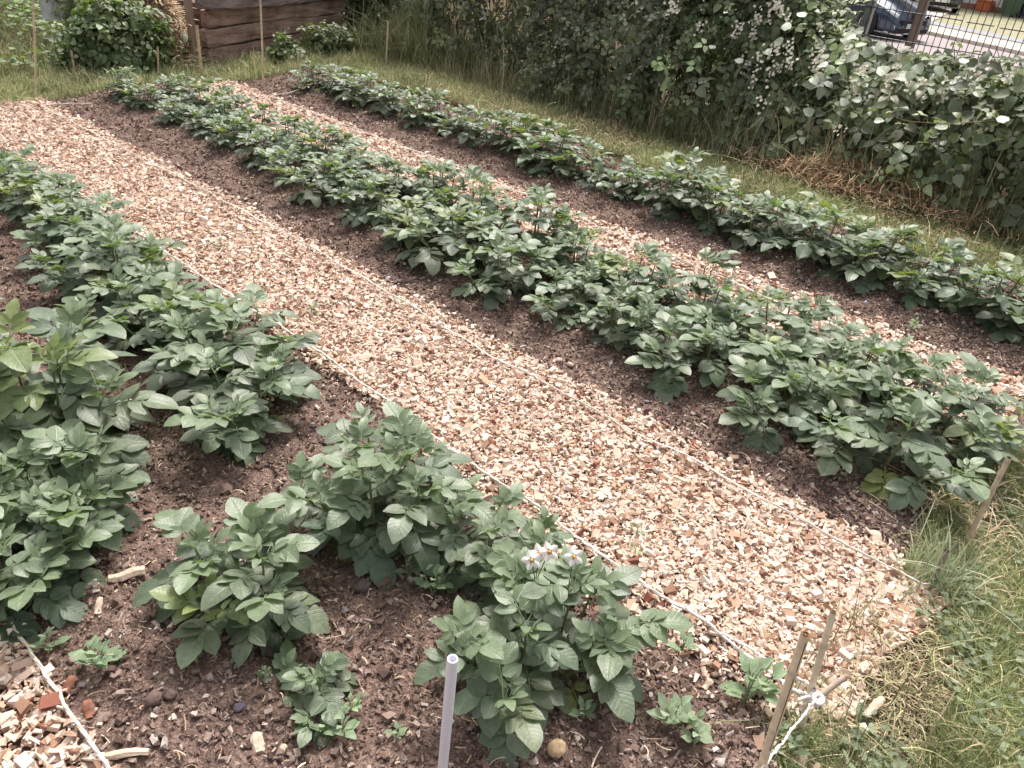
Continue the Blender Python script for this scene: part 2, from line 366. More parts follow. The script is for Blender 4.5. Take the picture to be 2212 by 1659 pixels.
band('kerb', K0, -.3, .7, ZR+.13, M_kerb)
band('lawn', K0, .7, 40, ZR+.10, M_lawn)
mb = MB(); P0 = G(*((3200+1200/2.6587)/1.8228, 200/2.6587/1.8228), z=ZR)
box(mb, (P0[0]+4, P0[1]+1.6, ZR+.09), (13, 2.6, .09), math.radians(10)); o = mb.build('driveway', M_pave); o['kind'] = 'structure'

# ------------------------------------------------------------------ leaf machinery
PROF = {
 'ovate': ([0, .12, .30, .52, .74, .90, 1], [.12, .68, .98, 1.0, .76, .38, .02]),
 'broad': ([0, .12, .3, .52, .74, .9, 1], [.16, .86, 1.0, .96, .66, .28, .02]),
 'diamond': ([0, .18, .40, .58, .75, .9, 1], [.08, .34, .95, .80, .58, .30, .05]),
 'narrow': ([0, .15, .35, .55, .75, .9, 1], [.2, .75, 1, .9, .6, .3, .03]),
}
def leaflets(mb, P, D, Nn, L, W, fold, droop, col, prof='ovate', wave=.035, wide=5):
    """P base, D direction, N normal, arrays of n; each leaflet a folded curved blade"""
    P = np.asarray(P, float).reshape(-1, 3); n = len(P); D = norm(np.broadcast_to(D, (n, 3))); Nn = np.broadcast_to(Nn, (n, 3))
    Nn = norm(Nn-(Nn*D).sum(-1, keepdims=True)*D); S = np.cross(D, Nn)
    L, W, fold, droop = [np.broadcast_to(np.asarray(a, float), (n,))[:, None, None] for a in (L, W, fold, droop)]
    tt, ww = PROF[prof]; t = np.array(tt)[None, :, None]; wv = np.array(ww)[None, :, None]
    s = (np.array([-1, -.5, 0, .5, 1]) if wide == 5 else np.array([-1, 0, 1.0]))[None, None]
    nt_, ns = len(tt), s.shape[-1]
    xx = s*wv*W/2; ed = 1+rg.uniform(-.10, .10, (n, nt_, ns)); xx = xx*ed
    zz = np.abs(s)*wv*W/2*fold-droop*t**2*L+rg.normal(0, wave, (n, nt_, ns))*W*.6*np.abs(s)*wv
    yy = np.broadcast_to(t*L*(1-.15*np.abs(droop)*t)+rg.uniform(-.02, .02, (n, nt_, ns))*L*np.abs(s), (n, nt_, ns))
    V = P[:, None, None]+D[:, None, None]*yy[..., None]+S[:, None, None]*np.broadcast_to(xx, (n, nt_, ns))[..., None]+Nn[:, None, None]*zz[..., None]
    m_ = nt_*ns; i = (np.arange(nt_-1)[:, None]*ns+np.arange(ns-1)[None]).reshape(-1)
    Fq = np.stack([i, i+1, i+ns+1, i+ns], -1)
    uv = np.stack([np.broadcast_to(s*1.0, (n, nt_, ns)), np.broadcast_to(t, (n, nt_, ns))], -1)
    col = np.asarray(col, float); col = np.tile(col, (n, 1)) if col.ndim == 1 else col
    mb.add(V.reshape(-1, 3), Fq[None]+m_*np.arange(n)[:, None, None], uv.reshape(-1, 2), np.repeat(col, m_, 0))
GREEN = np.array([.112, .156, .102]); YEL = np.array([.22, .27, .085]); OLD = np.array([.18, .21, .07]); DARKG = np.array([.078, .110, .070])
class Leafset:
    def __init__(s): s.r = []
    def put(s, P, D, Nn, L, W, fold, droop, col): s.r.append((P, D, Nn, L, W, fold, droop, col))
    def flush(s, mb, prof, **k):
        if s.r: a = [np.array(q) for q in zip(*s.r)]; leaflets(mb, *a, prof=prof, **k)
def compound(ls, st, rs, P, az, el, size, col, npair=3, droop=.8, width=.70):
    """one pinnate potato leaf: rachis, paired leaflets, large end leaflet"""
    n = 7; Lr = size*rs.uniform(1.2, 1.55); pts = [np.array(P, float)]; e = el
    azz = az
    for k in range(n):
        d = np.array([math.cos(azz)*math.cos(e), math.sin(azz)*math.cos(e), math.sin(e)]); pts.append(pts[-1]+d*Lr/n)
        e -= droop*rs.uniform(.6, 1.2)/n; azz += rs.uniform(-.05, .05)
    pts = np.array(pts); tube(st, pts, np.linspace(.0022, .0009, n+1)*max(.6, size/.075), 4, col*np.array([1.35, 1.35, 1.1]), cap=False)
    def at(f):
        q = f*n; i = min(int(q), n-1); p = pts[i]+(pts[i+1]-pts[i])*(q-i); T = norm(pts[i+1]-pts[i]); u = np.array([0, 0, 1.0]); Nn = norm(u-(u@T)*T+1e-4)
        return p, T, Nn, np.cross(T, Nn)
    tw = rs.uniform(-.3, .3)
    for f, sc, ang in ((.34, .62, 1.2), (.58, .84, 1.08), (.81, .92, .95))[3-npair:]:
        for sg in (-1, 1):
            p, T, Nn, B = at(f+rs.uniform(-.03, .03)); Nn = norm(Nn+B*tw)
            a = ang+rs.uniform(-.15, .15); D = T*math.cos(a)+B*sg*math.sin(a); D = norm(D+Nn*rs.uniform(-.22, .28))
            L = size*sc*rs.uniform(.85, 1.1); c = col*(1+rs.uniform(-.10, .12))
            ls.put(p+D*.004, D, norm(Nn+rs.uniform(-.25, .25)*T+rs.uniform(-.15, .15)*B), L, L*width*rs.uniform(.92, 1.08), rs.uniform(.05, .32), rs.uniform(.05, .34), c)
            if rs.random() < .45:
                p, T, Nn, B = at(min(f+.12, .95)); D = norm(T*.4+B*sg)
                ls.put(p, D, Nn, size*.2, size*.14, .1, .1, col)
    p, T, Nn, B = at(1.0)
    L = size*rs.uniform(1.05, 1.28); ls.put(p, norm(T+Nn*rs.uniform(-.1, .12)), norm(Nn+B*tw*.5), L, L*(width+.02), rs.uniform(.05, .30), rs.uniform(.08, .38), col*(1+rs.uniform(-.06, .12)))
def potato_parts(seed, nst=8, spread=.55, h=.30, size=.066, flowers=0, yellow=.07):
    """meshes of one plant: (stem MB, foliage MB, list of flower positions)"""
    rs = random.Random(seed); st = MB(); ls = Leafset(); fl = []
    for k in range(nst):
        az = k*2*math.pi/nst*1.0+rs.uniform(-.5, .5); inner = (k % 3 == 0)
        tilt = rs.uniform(.05, .25) if inner else rs.uniform(.4, .95)*spread/.55
        Ls = h*rs.uniform(.85, 1.15)*(1.1 if inner else 1.0); r0 = rs.uniform(.01, .07)
        p = np.array([math.cos(az)*r0, math.sin(az)*r0, -.02]); pts = [p]; e = tilt*1.25
        m_ = 9
        for i in range(m_):
            d = np.array([math.cos(az)*math.sin(e), math.sin(az)*math.sin(e), math.cos(e)]); pts.append(pts[-1]+d*Ls/m_); e -= tilt*.6/m_; az += rs.uniform(-.06, .06)
        pts = np.array(pts); young = rs.random() < yellow*1.6
        tube(st, pts, np.linspace(.0052, .003, m_+1), 6, np.array([.15, .17, .085]) if rs.random() < .85 else np.array([.15, .14, .09]))
        phi = rs.uniform(0, 6.28); nl = rs.choice((5, 5, 6, 6))
        for j in range(nl):
            f = .22+.78*j/(nl-1); q = f*m_; i = min(int(q), m_-1); P = pts[i]+(pts[i+1]-pts[i])*(q-i); phi += 2.4+rs.uniform(-.25, .25)
            d = np.array([math.cos(phi), math.sin(phi)])+np.array([math.cos(az), math.sin(az)])*(.8 if not inner else .1)*(1-f*.5); a2 = math.atan2(d[1], d[0])
            el = .15+.75*f**2+rs.uniform(-.2, .2); c = GREEN*(1+rs.uniform(-.16, .20))*np.array([1+rs.uniform(-.05, .10), 1, 1+rs.uniform(-.08, .05)])
            sz = size*(1.05-.25*f)*rs.uniform(.85, 1.12)
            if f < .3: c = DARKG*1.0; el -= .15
            if f < .35 and rs.random() < .16: c = OLD*rs.uniform(.8, 1.2)
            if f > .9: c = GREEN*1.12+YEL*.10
            if young and f > .7: c = GREEN*.6+YEL*.45
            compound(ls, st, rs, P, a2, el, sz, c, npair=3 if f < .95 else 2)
        for j in range(3):      # the tuft of half-open leaves on the tip
            a2 = rs.uniform(0, 6.28); c = (GREEN*1.15+YEL*.12) if not young else GREEN*.3+YEL*.7
            compound(ls, st, rs, pts[-1], a2, rs.uniform(.95, 1.3), size*rs.uniform(.42, .62), c, npair=2, droop=.5, width=.5)
        if k < flowers:
            fl.append(pts[-1]+np.array([0, 0, .0]))
    fo = MB(); ls.flush(fo, 'ovate'); return st, fo, fl
def flower(parent, P, top, rs, n=5, R_=.017):
    """a truss of white potato flowers with yellow cones on a thin stalk"""
    P = np.array(P); hp = P+np.array([0, 0, top]); 
    for k in range(n):
        a = rs.uniform(0, 6.28); off = np.array([math.cos(a), math.sin(a), rs.uniform(-1.0, .9)])*rs.uniform(.020, .032) if k else np.zeros(3)
        c = hp+off; D0 = norm(off+np.array([-.35, -.35, .45])); mb = MB()
        tube(mb, [P, P+(hp-P)*.6+off*.2, c-D0*.006], .0014, 5, (.16, .2, .09))
        A = norm(np.cross(D0, [0, 0, 1.0])); B = np.cross(D0, A)
        th = np.arange(20)*2*math.pi/20; rad = R_*(.78+.22*np.cos(th*5))
        ringv = [c+(A*math.cos(q)+B*math.sin(q))*r*.35+D0*.001 for q, r in zip(th, rad)]+[c+(A*math.cos(q)+B*math.sin(q))*r-D0*.004*abs(math.sin(q*2.5)) for q, r in zip(th, rad)]
        V = np.array([c]+ringv); Fq = [[0, 1+i, 1+(i+1) % 20, 1+(i+1) % 20] for i in range(20)]+[[1+i, 21+i, 21+(i+1) % 20, 1+(i+1) % 20] for i in range(20)]
        mb.add(V, Fq, None, (.90, .86, .84)); fo = mb.build('flower', M_petal, parent, True)
        m2 = MB(); tube(m2, [c, c+D0*.006, c+D0*.013], [.0042, .0036, .0012], 8, (.85, .42, .04)); m2.build('anther_cone', M_petal, fo, True)
LIB = []
for k in range(15):
    kk = k; k = k % 11
    st, fo, _ = potato_parts(100+kk*3, nst=[7, 7, 8, 7, 6, 8, 7, 7, 7, 8, 7][k], h=[.22, .20, .24, .21, .19, .23, .20, .24, .20, .21, .23][k], size=[.080, .074, .084, .076, .076, .080, .074, .082, .078, .074, .080][k], yellow=[.05, .1, .03, .12, .02, .06, .1, .04, .08, .02, .05][k])
    LIB.append((st.mesh('potato_stems', M_stem, True), fo.mesh('potato_foliage', M_leaf, True)))
def plant(i, x, y, s, rz, label, group):
    e = empty('potato_plant', (x, y, float(gh(x, y))), rz, s); e.scale = (s*1.04, s*1.04, s*rnd.uniform(.80, 1.06)); tag(e, label, 'potato plant', group)
    for nm, me in (('stem', LIB[i][0]), ('foliage', LIB[i][1])):
        o = bpy.data.objects.new(nm, me); COL.objects.link(o); o.parent = e
    return e
def own_plant(x, y, s, label, group, **kw):
    e = empty('potato_plant', (x, y, float(gh(x, y))), 0, s); tag(e, label, 'potato plant', group)
    nf = kw.pop('nf', 5); top = kw.pop('top', .05); st, fo, fl = potato_parts(**kw); st.build('stem', M_stem, e, True); fo.build('foliage', M_leaf, e, True)
    for p in fl: flower(e, p, top, random.Random(kw['seed']), nf)
    return e
ORD = 'first second third fourth fifth sixth seventh eighth ninth tenth eleventh twelfth thirteenth fourteenth fifteenth sixteenth seventeenth eighteenth nineteenth twentieth'.split()
def row(X0, ys_, s0, desc, group, far='far'):
    """a row of plants listed from the near end to the far end"""
    n = len(ys_)
    for k, (yy) in enumerate(ys_):
        dx = 0; s = s0*rnd.uniform(.80, 1.16)
        if isinstance(yy, tuple): yy, dx, s = yy[0], yy[1], s0*yy[2]
        else: dx = rnd.uniform(-.04, .04)
        s *= float(np.clip(1.20-.075*yy, .88, 1.16))
        dx += rnd.uniform(-.03, .03)
        if k < (n+1)//2: pos = (ORD[k]+' from the near end') if k else 'nearest the camera'
        else:
            q = n-1-k; pos = (ORD[q]+' from the far end') if q else 'at the far end'
        plant(rnd.randrange(len(LIB)), X0+dx, yy, s, rnd.uniform(0, 6.28), 'potato plant %s, %s' % (desc, pos), group)
row(4.20, [.12, .42, .72, 1.02, 1.33, (1.64, .0, 1.0), 1.95, 2.28, (2.6, 0, .8), 2.95, 3.3, 3.62, 3.95, 4.3, 4.65, 5.0, 5.35, 5.7, 6.02], 1.0, 'in the back row beside the grass strip', 'potato plants in the back row')
row(2.87, [.26, .60, .95, 1.30, 1.66, 2.0, 2.36, 2.7, 3.05, 3.4, 3.78, 4.15, 4.5, 4.9, 5.3, 5.7, 6.1], .87, 'in the middle bed on the far path side', 'potato plants on the far side of the middle bed')
row(2.50, [.36, .72, 1.08, 1.44, 1.8, 2.15, 2.5, 2.86, (3.22, .02, .95), (3.6, .03, .95), (3.97, .05, .92), (4.35, .06, .9), (4.75, .08, .9), (5.15, .08, .88), (5.55, .08, .85), (6.0, .08, .85), (6.35, .08, .8)], .88, 'in the middle bed facing the wide chip path', 'potato plants on the near side of the middle bed')
row(1.05, [1.97, 2.25, 2.52, (2.80, .03, 1), (3.10, .06, 1), (3.42, .09, 1), (3.75, .11, 1), (4.1, .12, 1), (4.45, .12, 1), (4.8, .12, .9)], .97, 'in the front bed along the path string', 'potato plants beside the path string')
row(.42, [2.95, 3.25, 3.6], .95, 'of the leftmost row, far part', 'potato plants in the leftmost row')
gA = 'potato plants at the near end of the front bed'
own_plant(1.02, 1.27, 1.0, 'large bushy potato plant alone beside the string, facing the camera', gA, seed=301, nst=10, h=.24, size=.080, spread=.55, yellow=0)
own_plant(1.12, .93, .72, 'smaller potato plant between the large bushy one and the white-flowered one', gA, seed=302, nst=6, h=.24, size=.082, yellow=0)
FLP = own_plant(1.00, .66, .90, 'large potato plant with white flowers on top and yellowing lower leaves', gA, seed=303, nst=10, h=.25, size=.084, spread=.60, yellow=.05, flowers=0).name
for dx_, dy_, sd_ in ((-.01, .035, 1), (.045, -.03, 2)): flower(bpy.data.objects[FLP], (dx_, dy_, .20), .20, random.Random(sd_), 3 if sd_ == 1 else 1, .027)
own_plant(.55, .97, .62, 'small young potato plant alone on the bare soil behind the clear tube', gA, seed=304, nst=3, h=.09, size=.088, spread=.9, yellow=0)
gB = 'potato plants in the leftmost row'
own_plant(.60, 1.29, .82, 'potato plant at the near end of the leftmost row, left of the white wood chunk', gB, seed=311, nst=7, h=.22, size=.092, spread=.5, yellow=.02) 
own_plant(.15, 1.70, .92, 'potato plant at the left picture edge above the loose string', gB, seed=312, nst=8, h=.20, size=.088, yellow=.03)
own_plant(.40, 1.88, .88, 'potato plant with bright fat hen weeds growing in front of it', gB, seed=313, nst=7, h=.22, size=.088, yellow=.02)
own_plant(.50, 2.27, 1.08, 'tall potato plant of the leftmost row with one upright yellow-green shoot', gB, seed=314, nst=8, h=.30, size=.098, spread=.5, yellow=.10)
own_plant(.34, 2.62, 1.1, 'potato plant cut by the left picture edge, behind the tall one', gB, seed=315, nst=8, h=.26, size=.10, yellow=.03)

own_plant(.12, 2.08, 1.0, 'potato plant at the left picture edge, behind the one above the loose string', gB, seed=316, nst=8, h=.25, size=.095, yellow=.03)
own_plant(.33, 1.72, .66, 'smallish potato plant filling the gap behind the pale split log piece', gB, seed=317, nst=7, h=.24, size=.10, yellow=.05)

# ------------------------------------------------------------------ weeds
def weed(px, py, r, label, nl=12, col=(.17, .25, .14), prof='diamond', h=.6, size=.36, z=0, group='weeds between the potatoes', young=(.27, .36, .25)):
    """small bushy seedling: a few stalks with single leaves; r = radius in metres"""
    g = G(px, py, z); x, y = g[0], g[1]; rs = random.Random(int(px*7+py)); e = empty('weed', (x, y, float(gh(x, y))))
    tag(e, label, 'weed', group); st = MB(); ls = Leafset()
    for k in range(max(2, nl//5)):
        az = rs.uniform(0, 6.28); til = rs.uniform(.0, .8) if k else .1; tip = np.array([math.cos(az)*math.sin(til), math.sin(az)*math.sin(til), math.cos(til)])*r*2*h
        pts = np.array([tip*f+np.array([0, 0, -.004*(1-f)]) for f in np.linspace(0, 1, 5)]); tube(st, pts, np.linspace(.0022, .0012, 5)*(r/.05)**.5, 5, (.22, .28, .16))
        for j in range(6):
            f = .2+.8*j/5; P = tip*f; a = j*2.4+rs.uniform(-.3, .3); el = .1+.9*f; D = np.array([math.cos(a)*math.cos(el), math.sin(a)*math.cos(el), math.sin(el)])
            L = r*2*size*rs.uniform(.8, 1.2)*(1.15-.5*f); c = np.array(col)*(1-f)+np.array(young)*f
            tube(st, [P, P+D*L*.35], .0009, 4, (.25, .3, .17), cap=False)
            ls.put(P+D*L*.3, D, norm(np.array([0, 0, 1.0])-D*.2+1e-3), L, L*.62, rs.uniform(.05, .3), rs.uniform(0, .35), c*rs.uniform(.85, 1.15))
    fo = MB(); ls.flush(fo, prof); st.build('stem', M_stem, e, True); fo.build('foliage', M_weed, e, True); return e
weed(212, 1212, .060, 'pale green fat hen weed growing among the leftmost potato plants', 20, (.2, .3, .14))
weed(385, 800, .06, 'bright yellow-green weed at the foot of the path-side row', 16, (.2, .32, .08), z=.06, young=(.3, .42, .14))
weed(118, 1425, .045, 'small weed touching the loose string in the bottom left corner', 12)
weed(222, 1465, .06, 'spreading fat hen seedling on the soil beside the corner wood chips', 20)
weed(545, 1400, .04, 'light green weed under the right side of the nearest leftmost potato plant', 10)
weed(570, 1475, .025, 'tiny rosette weed just above the small young potato plant', 10, (.15, .22, .1))
weed(738, 1600, .05, 'fat hen seedling with round leaves left of the clear tube', 15)
weed(760, 1545, .032, 'two-leaved seedling above the round-leaved one by the clear tube', 7, (.2, .3, .12))
weed(855, 1600, .028, 'crinkled little weed just left of the clear tube', 12, (.2, .26, .14))
weed(885, 1260, .05, 'pale fat hen weed at the left foot of the white-flowered plant', 14)
weed(935, 1295, .055, 'larger pale fat hen weed beside the white-flowered plant', 16)
weed(1255, 1570, .04, 'small four-leaved weed below the white-flowered plant', 10)
weed(1010, 1430, .035, 'narrow-leaved weed under the left side of the flowering plant', 10)
weed(1600, 1530, .085, 'leafy dock-like weed at the corner of the bed by the bamboo canes', 22, (.14, .2, .09))
weed(1440, 1590, .06, 'wilting pale weed hanging over the soil near the bottom edge', 18, (.25, .3, .2), 'narrow')
weed(1490, 1640, .05, 'wilted weed with drooping leaves at the bottom edge', 14, (.22, .28, .17), 'narrow')
weed(1700, 1640, .05, 'low leafy weed at the foot of the split bamboo cane', 14, (.15, .22, .1))
weed(1962, 722, .05, 'lone dark green seedling on the soil of the back bed', 10, (.11, .16, .09))
weed(1370, 1165, .035, 'grey-green weed sprouting through the wide path chips', 9)
weed(1368, 1205, .028, 'yellow-green sprig on the wide path beside the string', 9, (.25, .33, .1))
weed(480, 545, .05, 'faint green weed sprouting in the far part of the wide path', 10, (.22, .26, .16))
weed(1190, 350, .03, 'tiny weed on the soil of the back bed near its far end', 8, (.14, .2, .1))
weed(680, 690, .05, 'thin green weed in the middle of the wide chip path', 8, (.22, .26, .16))
weed(1470, 1420, .045, 'grey-green seedling beside the thick rope end', 9)
weed(1100, 770, .03, 'small sprig by the upper path string', 7)

# ------------------------------------------------------------------ grass
def blades(n, x, y, h, wd, cols, lean=.5, p=None, z=None, hs=.35):
    hh = h*np.exp(rg.normal(0, hs, n)); w0 = wd*rg.uniform(.6, 1.4, n); yaw = rg.uniform(0, 6.283, n); le = abs(rg.normal(0, lean, n))+.05
    t = np.array([0, .35, .7, 1.0])[None]; out = le[:, None]*t**1.7*hh[:, None]; up = hh[:, None]*(t-.35*np.clip(le, 0, 1.5)[:, None]*t**2)
    zz = gh(x, y) if z is None else z
    ca, sa = np.cos(yaw)[:, None], np.sin(yaw)[:, None]; P = np.stack([x[:, None]+ca*out, y[:, None]+sa*out, zz[:, None]+np.maximum(up, 0.002)-.004], -1)
    ww = w0[:, None]*np.array([1, .9, .6, .08])[None]; q = yaw+math.pi/2+rg.normal(0, .5, n); S = np.stack([np.cos(q), np.sin(q), 0*q], -1)[:, None]*ww[..., None]/2
    i = np.arange(3)*2; Fq = np.stack([i, i+1, i+3, i+2], -1)
    cols = np.array(cols); pt = vn(x, y, 6.5, 5)*.6+vn(x, y, 17, 0)*.4; hh_ = .55+.9*pt; P[..., 2] = zz[:, None]-.004+(P[..., 2]-zz[:, None]+.004)*hh_[:, None]; K = cols[rg.choice(len(cols), n, p=p)]*rg.uniform(.7, 1.2, (n, 1))*(.72+.55*vn(x, y, 4, 7))[:, None]; mb = MB(); V = np.stack([P-S, P+S], 2).reshape(n, 8, 3)
    mb.add(V, Fq[None]+8*np.arange(n)[:, None, None], None, np.repeat(K, 8, 0)); return mb
GC = [(.27, .33, .13), (.20, .26, .10), (.36, .39, .17), (.48, .44, .25), (.60, .53, .36), (.15, .20, .08)]
GP = [.25, .22, .2, .14, .09, .10]
n = 110000; x = rg.uniform(1.12, 3.1, n); y = .10-abs(rg.normal(0, .34, n)); y += .05*vn(x, y, 7, 3)
mk = ~((x > 1.46) & (x < 2.04) & (y > -.05+.1*(vn(x, y, 11, 4)-.5)-.0) ) & ~((x > 1.4) & (x < 1.85) & (y > -.13))
mk &= (x-1.1)*.8+(.12-y)*1.0 > .09; x, y = x[mk], y[mk]
tag(blades(len(x), x, y, .040, .0026, GC, .8, GP).build('grass', M_grass), 'short green and straw-coloured grass at the near right end of the beds', 'grass', None, 'stuff')
n = 1800; x = rg.uniform(1.25, 3.6, n); y = .12-abs(rg.normal(0, .35, n))
tag(strips(len(x), x, y, .055, .0018, [(.58, .50, .33), (.48, .40, .24), (.36, .36, .17)], .012, .22, None, .2).build('dead_grass', M_straw), 'dry pale grass stalks lying in the near right turf', 'dry grass', None, 'stuff')
n = 5200; y = -.2+7.2*rg.random(n)**1.2; x = 5.0+abs(rg.normal(0, .5, n)); pm = vn(x, y, 2.3, 3) > .45; x, y = x[pm], y[pm]
tag(strips(len(x), x, y, .07, .0032, [(.58, .48, .30), (.48, .38, .24), (.40, .28, .17)], .02, .25, None, .25).build('dead_grass', M_straw), 'dry straw-coloured grass patches along the strip before the hedge', 'dry grass', None, 'stuff')
n = 16000; x = rg.uniform(1.2, 3.0, n); y = .12-abs(rg.normal(0, .34, n))
tag(strips(len(x), x, y, .022, .0022, [(.34, .27, .17), (.26, .2, .12), (.46, .38, .25), (.2, .2, .1)], .004, .3, None, .15).build('thatch', M_straw), 'brown thatch under the near right turf', 'thatch', None, 'stuff')
# clover and small broad leaves in the near turf
n = 1500; x = rg.uniform(1.3, 2.9, n); y = .03-abs(rg.normal(0, .22, n)); cl = vn(x, y, 5, 2) > .42; x, y = x[cl], y[cl]; n = len(x)
mb = MB(); a = rg.uniform(0, 6.283, n); el = rg.uniform(-.2, .5, n); D = np.stack([np.cos(a)*np.cos(el), np.sin(a)*np.cos(el), np.sin(el)], -1)
leaflets(mb, np.stack([x, y, gh(x, y)+rg.uniform(.01, .05, n)], -1), D, norm(np.array([0, 0, 1.0])+rg.normal(0, .3, (n, 3))), rg.uniform(.014, .032, n), rg.uniform(.010, .022, n), .15, .1, np.array([.17, .21, .13])*rg.uniform(.7, 1.35, (n, 1)), 'broad', wide=3)
tag(mb.build('clover_leaves', M_weed, None, True), 'small round weed leaves mixed through the near right turf', 'ground cover', None, 'stuff')
n = 64000; y = -.3+7.4*rg.random(n)**1.2; x = 4.92+abs(rg.normal(0, .55, n))+.08*vn(y, y*0, 3, 2); mk = x < 6.3; x, y = x[mk], y[mk]
tag(blades(len(x), x, y, .055, .0050, GC, 1.05, [.25, .16, .25, .19, .12, .03]).build('grass', M_grass), 'yellow-green mown grass strip between the back row and the hedge', 'grass', None, 'stuff')
n = 60000; x = rg.uniform(-.5, 7.0, n); y = 6.55+abs(rg.normal(0, 1.0, n))+.06*vn(x, y[:1].repeat(n) if len(y) else x, 4, 1)
tag(blades(len(x), x, y, .075, .0045, GC, .7, [.22, .14, .25, .19, .14, .06]).build('grass', M_grass), 'rough pale grass behind the far ends of the beds', 'grass', None, 'stuff')
n = 26000; x = rg.uniform(1.5, 6.5, n); y = rg.uniform(7.6, 14.5, n)
tag(blades(len(x), x, y, .11, .009, [(.17, .2, .08), (.24, .26, .11), (.33, .3, .17), (.12, .16, .07)], .8).build('weedy_grass', M_grass), 'weedy green ground in the far left corner', 'undergrowth', None, 'stuff')
n = 5200; x = rg.uniform(1.5, 5.2, n); y = rg.uniform(7.4, 13.5, n); cl = vn(x, y, 1.6, 2) > .45; x, y = x[cl], y[cl]; n = len(x); mb = MB(); a = rg.uniform(0, 6.283, n)
leaflets(mb, np.stack([x, y, rg.uniform(.02, .22, n)*vn(x, y, 1.6, 2)*1.4], -1), np.stack([np.cos(a), np.sin(a), rg.uniform(-.2, .6, n)], -1), norm(np.array([0, 0, 1.0])+rg.normal(0, .4, (n, 3))), rg.uniform(.04, .10, n), rg.uniform(.025, .06, n), .2, .2, np.array([.14, .2, .09])*rg.uniform(.7, 1.4, (n, 1)), 'broad', wide=3)
tag(mb.build('low_weeds', M_weed, None, True), 'patches of low broad-leaved weeds in the far left corner', 'weeds', None, 'stuff')
# tall grass: in front of the hedge, beside the crate, around the near canes
TG = [(.26, .28, .14), (.34, .33, .18), (.50, .43, .28), (.18, .21, .10)]
n = 4200; y = -.4+7.2*rg.random(n)**1.6; x = 5.72+abs(rg.normal(0, .22, n))-.25*(y < 1.6)*rg.random(n)
tag(blades(n, x, y, .24, .0048, TG, .55, hs=.45).build('tall_grass', M_grass), 'long uncut grass blades along the foot of the hedge', 'tall grass', None, 'stuff')
n = 3600; x = 5.75+rg.normal(0, .22, n); y = 7.0+rg.normal(0, .28, n)
tag(blades(n, x+.45, y, .42, .006, [(.34, .36, .18), (.28, .31, .15), (.46, .42, .26), (.22, .25, .11)], .75, hs=.3).build('tall_grass', M_grass), 'tall feathery grass clump between the crate and the dark hedge', 'tall grass', None, 'stuff')
n = 260; x = 2.12+rg.normal(0, .07, n); y = .03+rg.normal(0, .05, n)
tag(blades(n, x, y, .12, .0045, [(.36, .42, .26), (.3, .36, .2), (.46, .48, .34)], .45).build('tall_grass', M_grass), 'pale green tuft of grass around the short cane stump', 'tall grass', None, 'stuff')
n = 900; x = 4.0+rg.normal(0, 1.2, n); y = 7.12+rg.normal(0, .18, n)
tag(blades(n, x, y, .11, .004, TG, .6).build('tall_grass', M_grass), 'longer grass standing along the foot of the timber crate', 'tall grass', None, 'stuff')
n = 260; x = rg.uniform(1.2, 1.75, n); y = rg.uniform(-.12, .2, n)
tag(blades(n, x, y, .12, .003, TG, .7).build('tall_grass', M_grass), 'thin grass blades around the knotted bamboo canes', 'tall grass', None, 'stuff')
n = 480; y = rg.uniform(.2, 3.6, n); x = 5.62+abs(rg.normal(0, .16, n)); kk = vn(y, x, 2.2, 6) > .42; x, y = x[kk], y[kk]
tag(blades(len(x), x, y, .50, .0042, [(.46, .40, .26), (.36, .34, .2), (.58, .5, .36), (.3, .3, .17)], .45, hs=.3).build('seed_stalks', M_grass), 'thin straw-coloured seeding grass stalks standing against the bramble', 'grass stalks', None, 'stuff')
# heap of raked dry grass at the foot of the hedge
n = 6500; g = G(1880, 415); u = rg.normal(0, 1, (n, 2)); x = g[0]+u[:, 0]*.15-.10; y = g[1]+u[:, 1]*.42; z = .04+.17*np.exp(-(u**2).sum(1)/2)*rg.random(n)
tag(strips(n, x, y, .10, .0034, [(.42, .26, .16), (.55, .38, .24), (.33, .19, .11), (.6, .48, .32)], .004, .5, z, .25).build('dry_grass_heap', M_straw), 'reddish heap of raked dry grass at the foot of the bramble hedge', 'dry grass', None, 'stuff')
n = 500; g = G(2130, 1100); x = g[0]+rg.normal(0, .16, n); y = g[1]+rg.normal(0, .10, n)
tag(strips(n, x, y, .10, .0020, [(.6, .47, .34), (.5, .36, .24), (.66, .56, .42)], .004, .22, None, .2).build('dry_grass_heap', M_straw), 'pale pulled-up grass lying at the near end of the middle bed', 'dry grass', None, 'stuff')

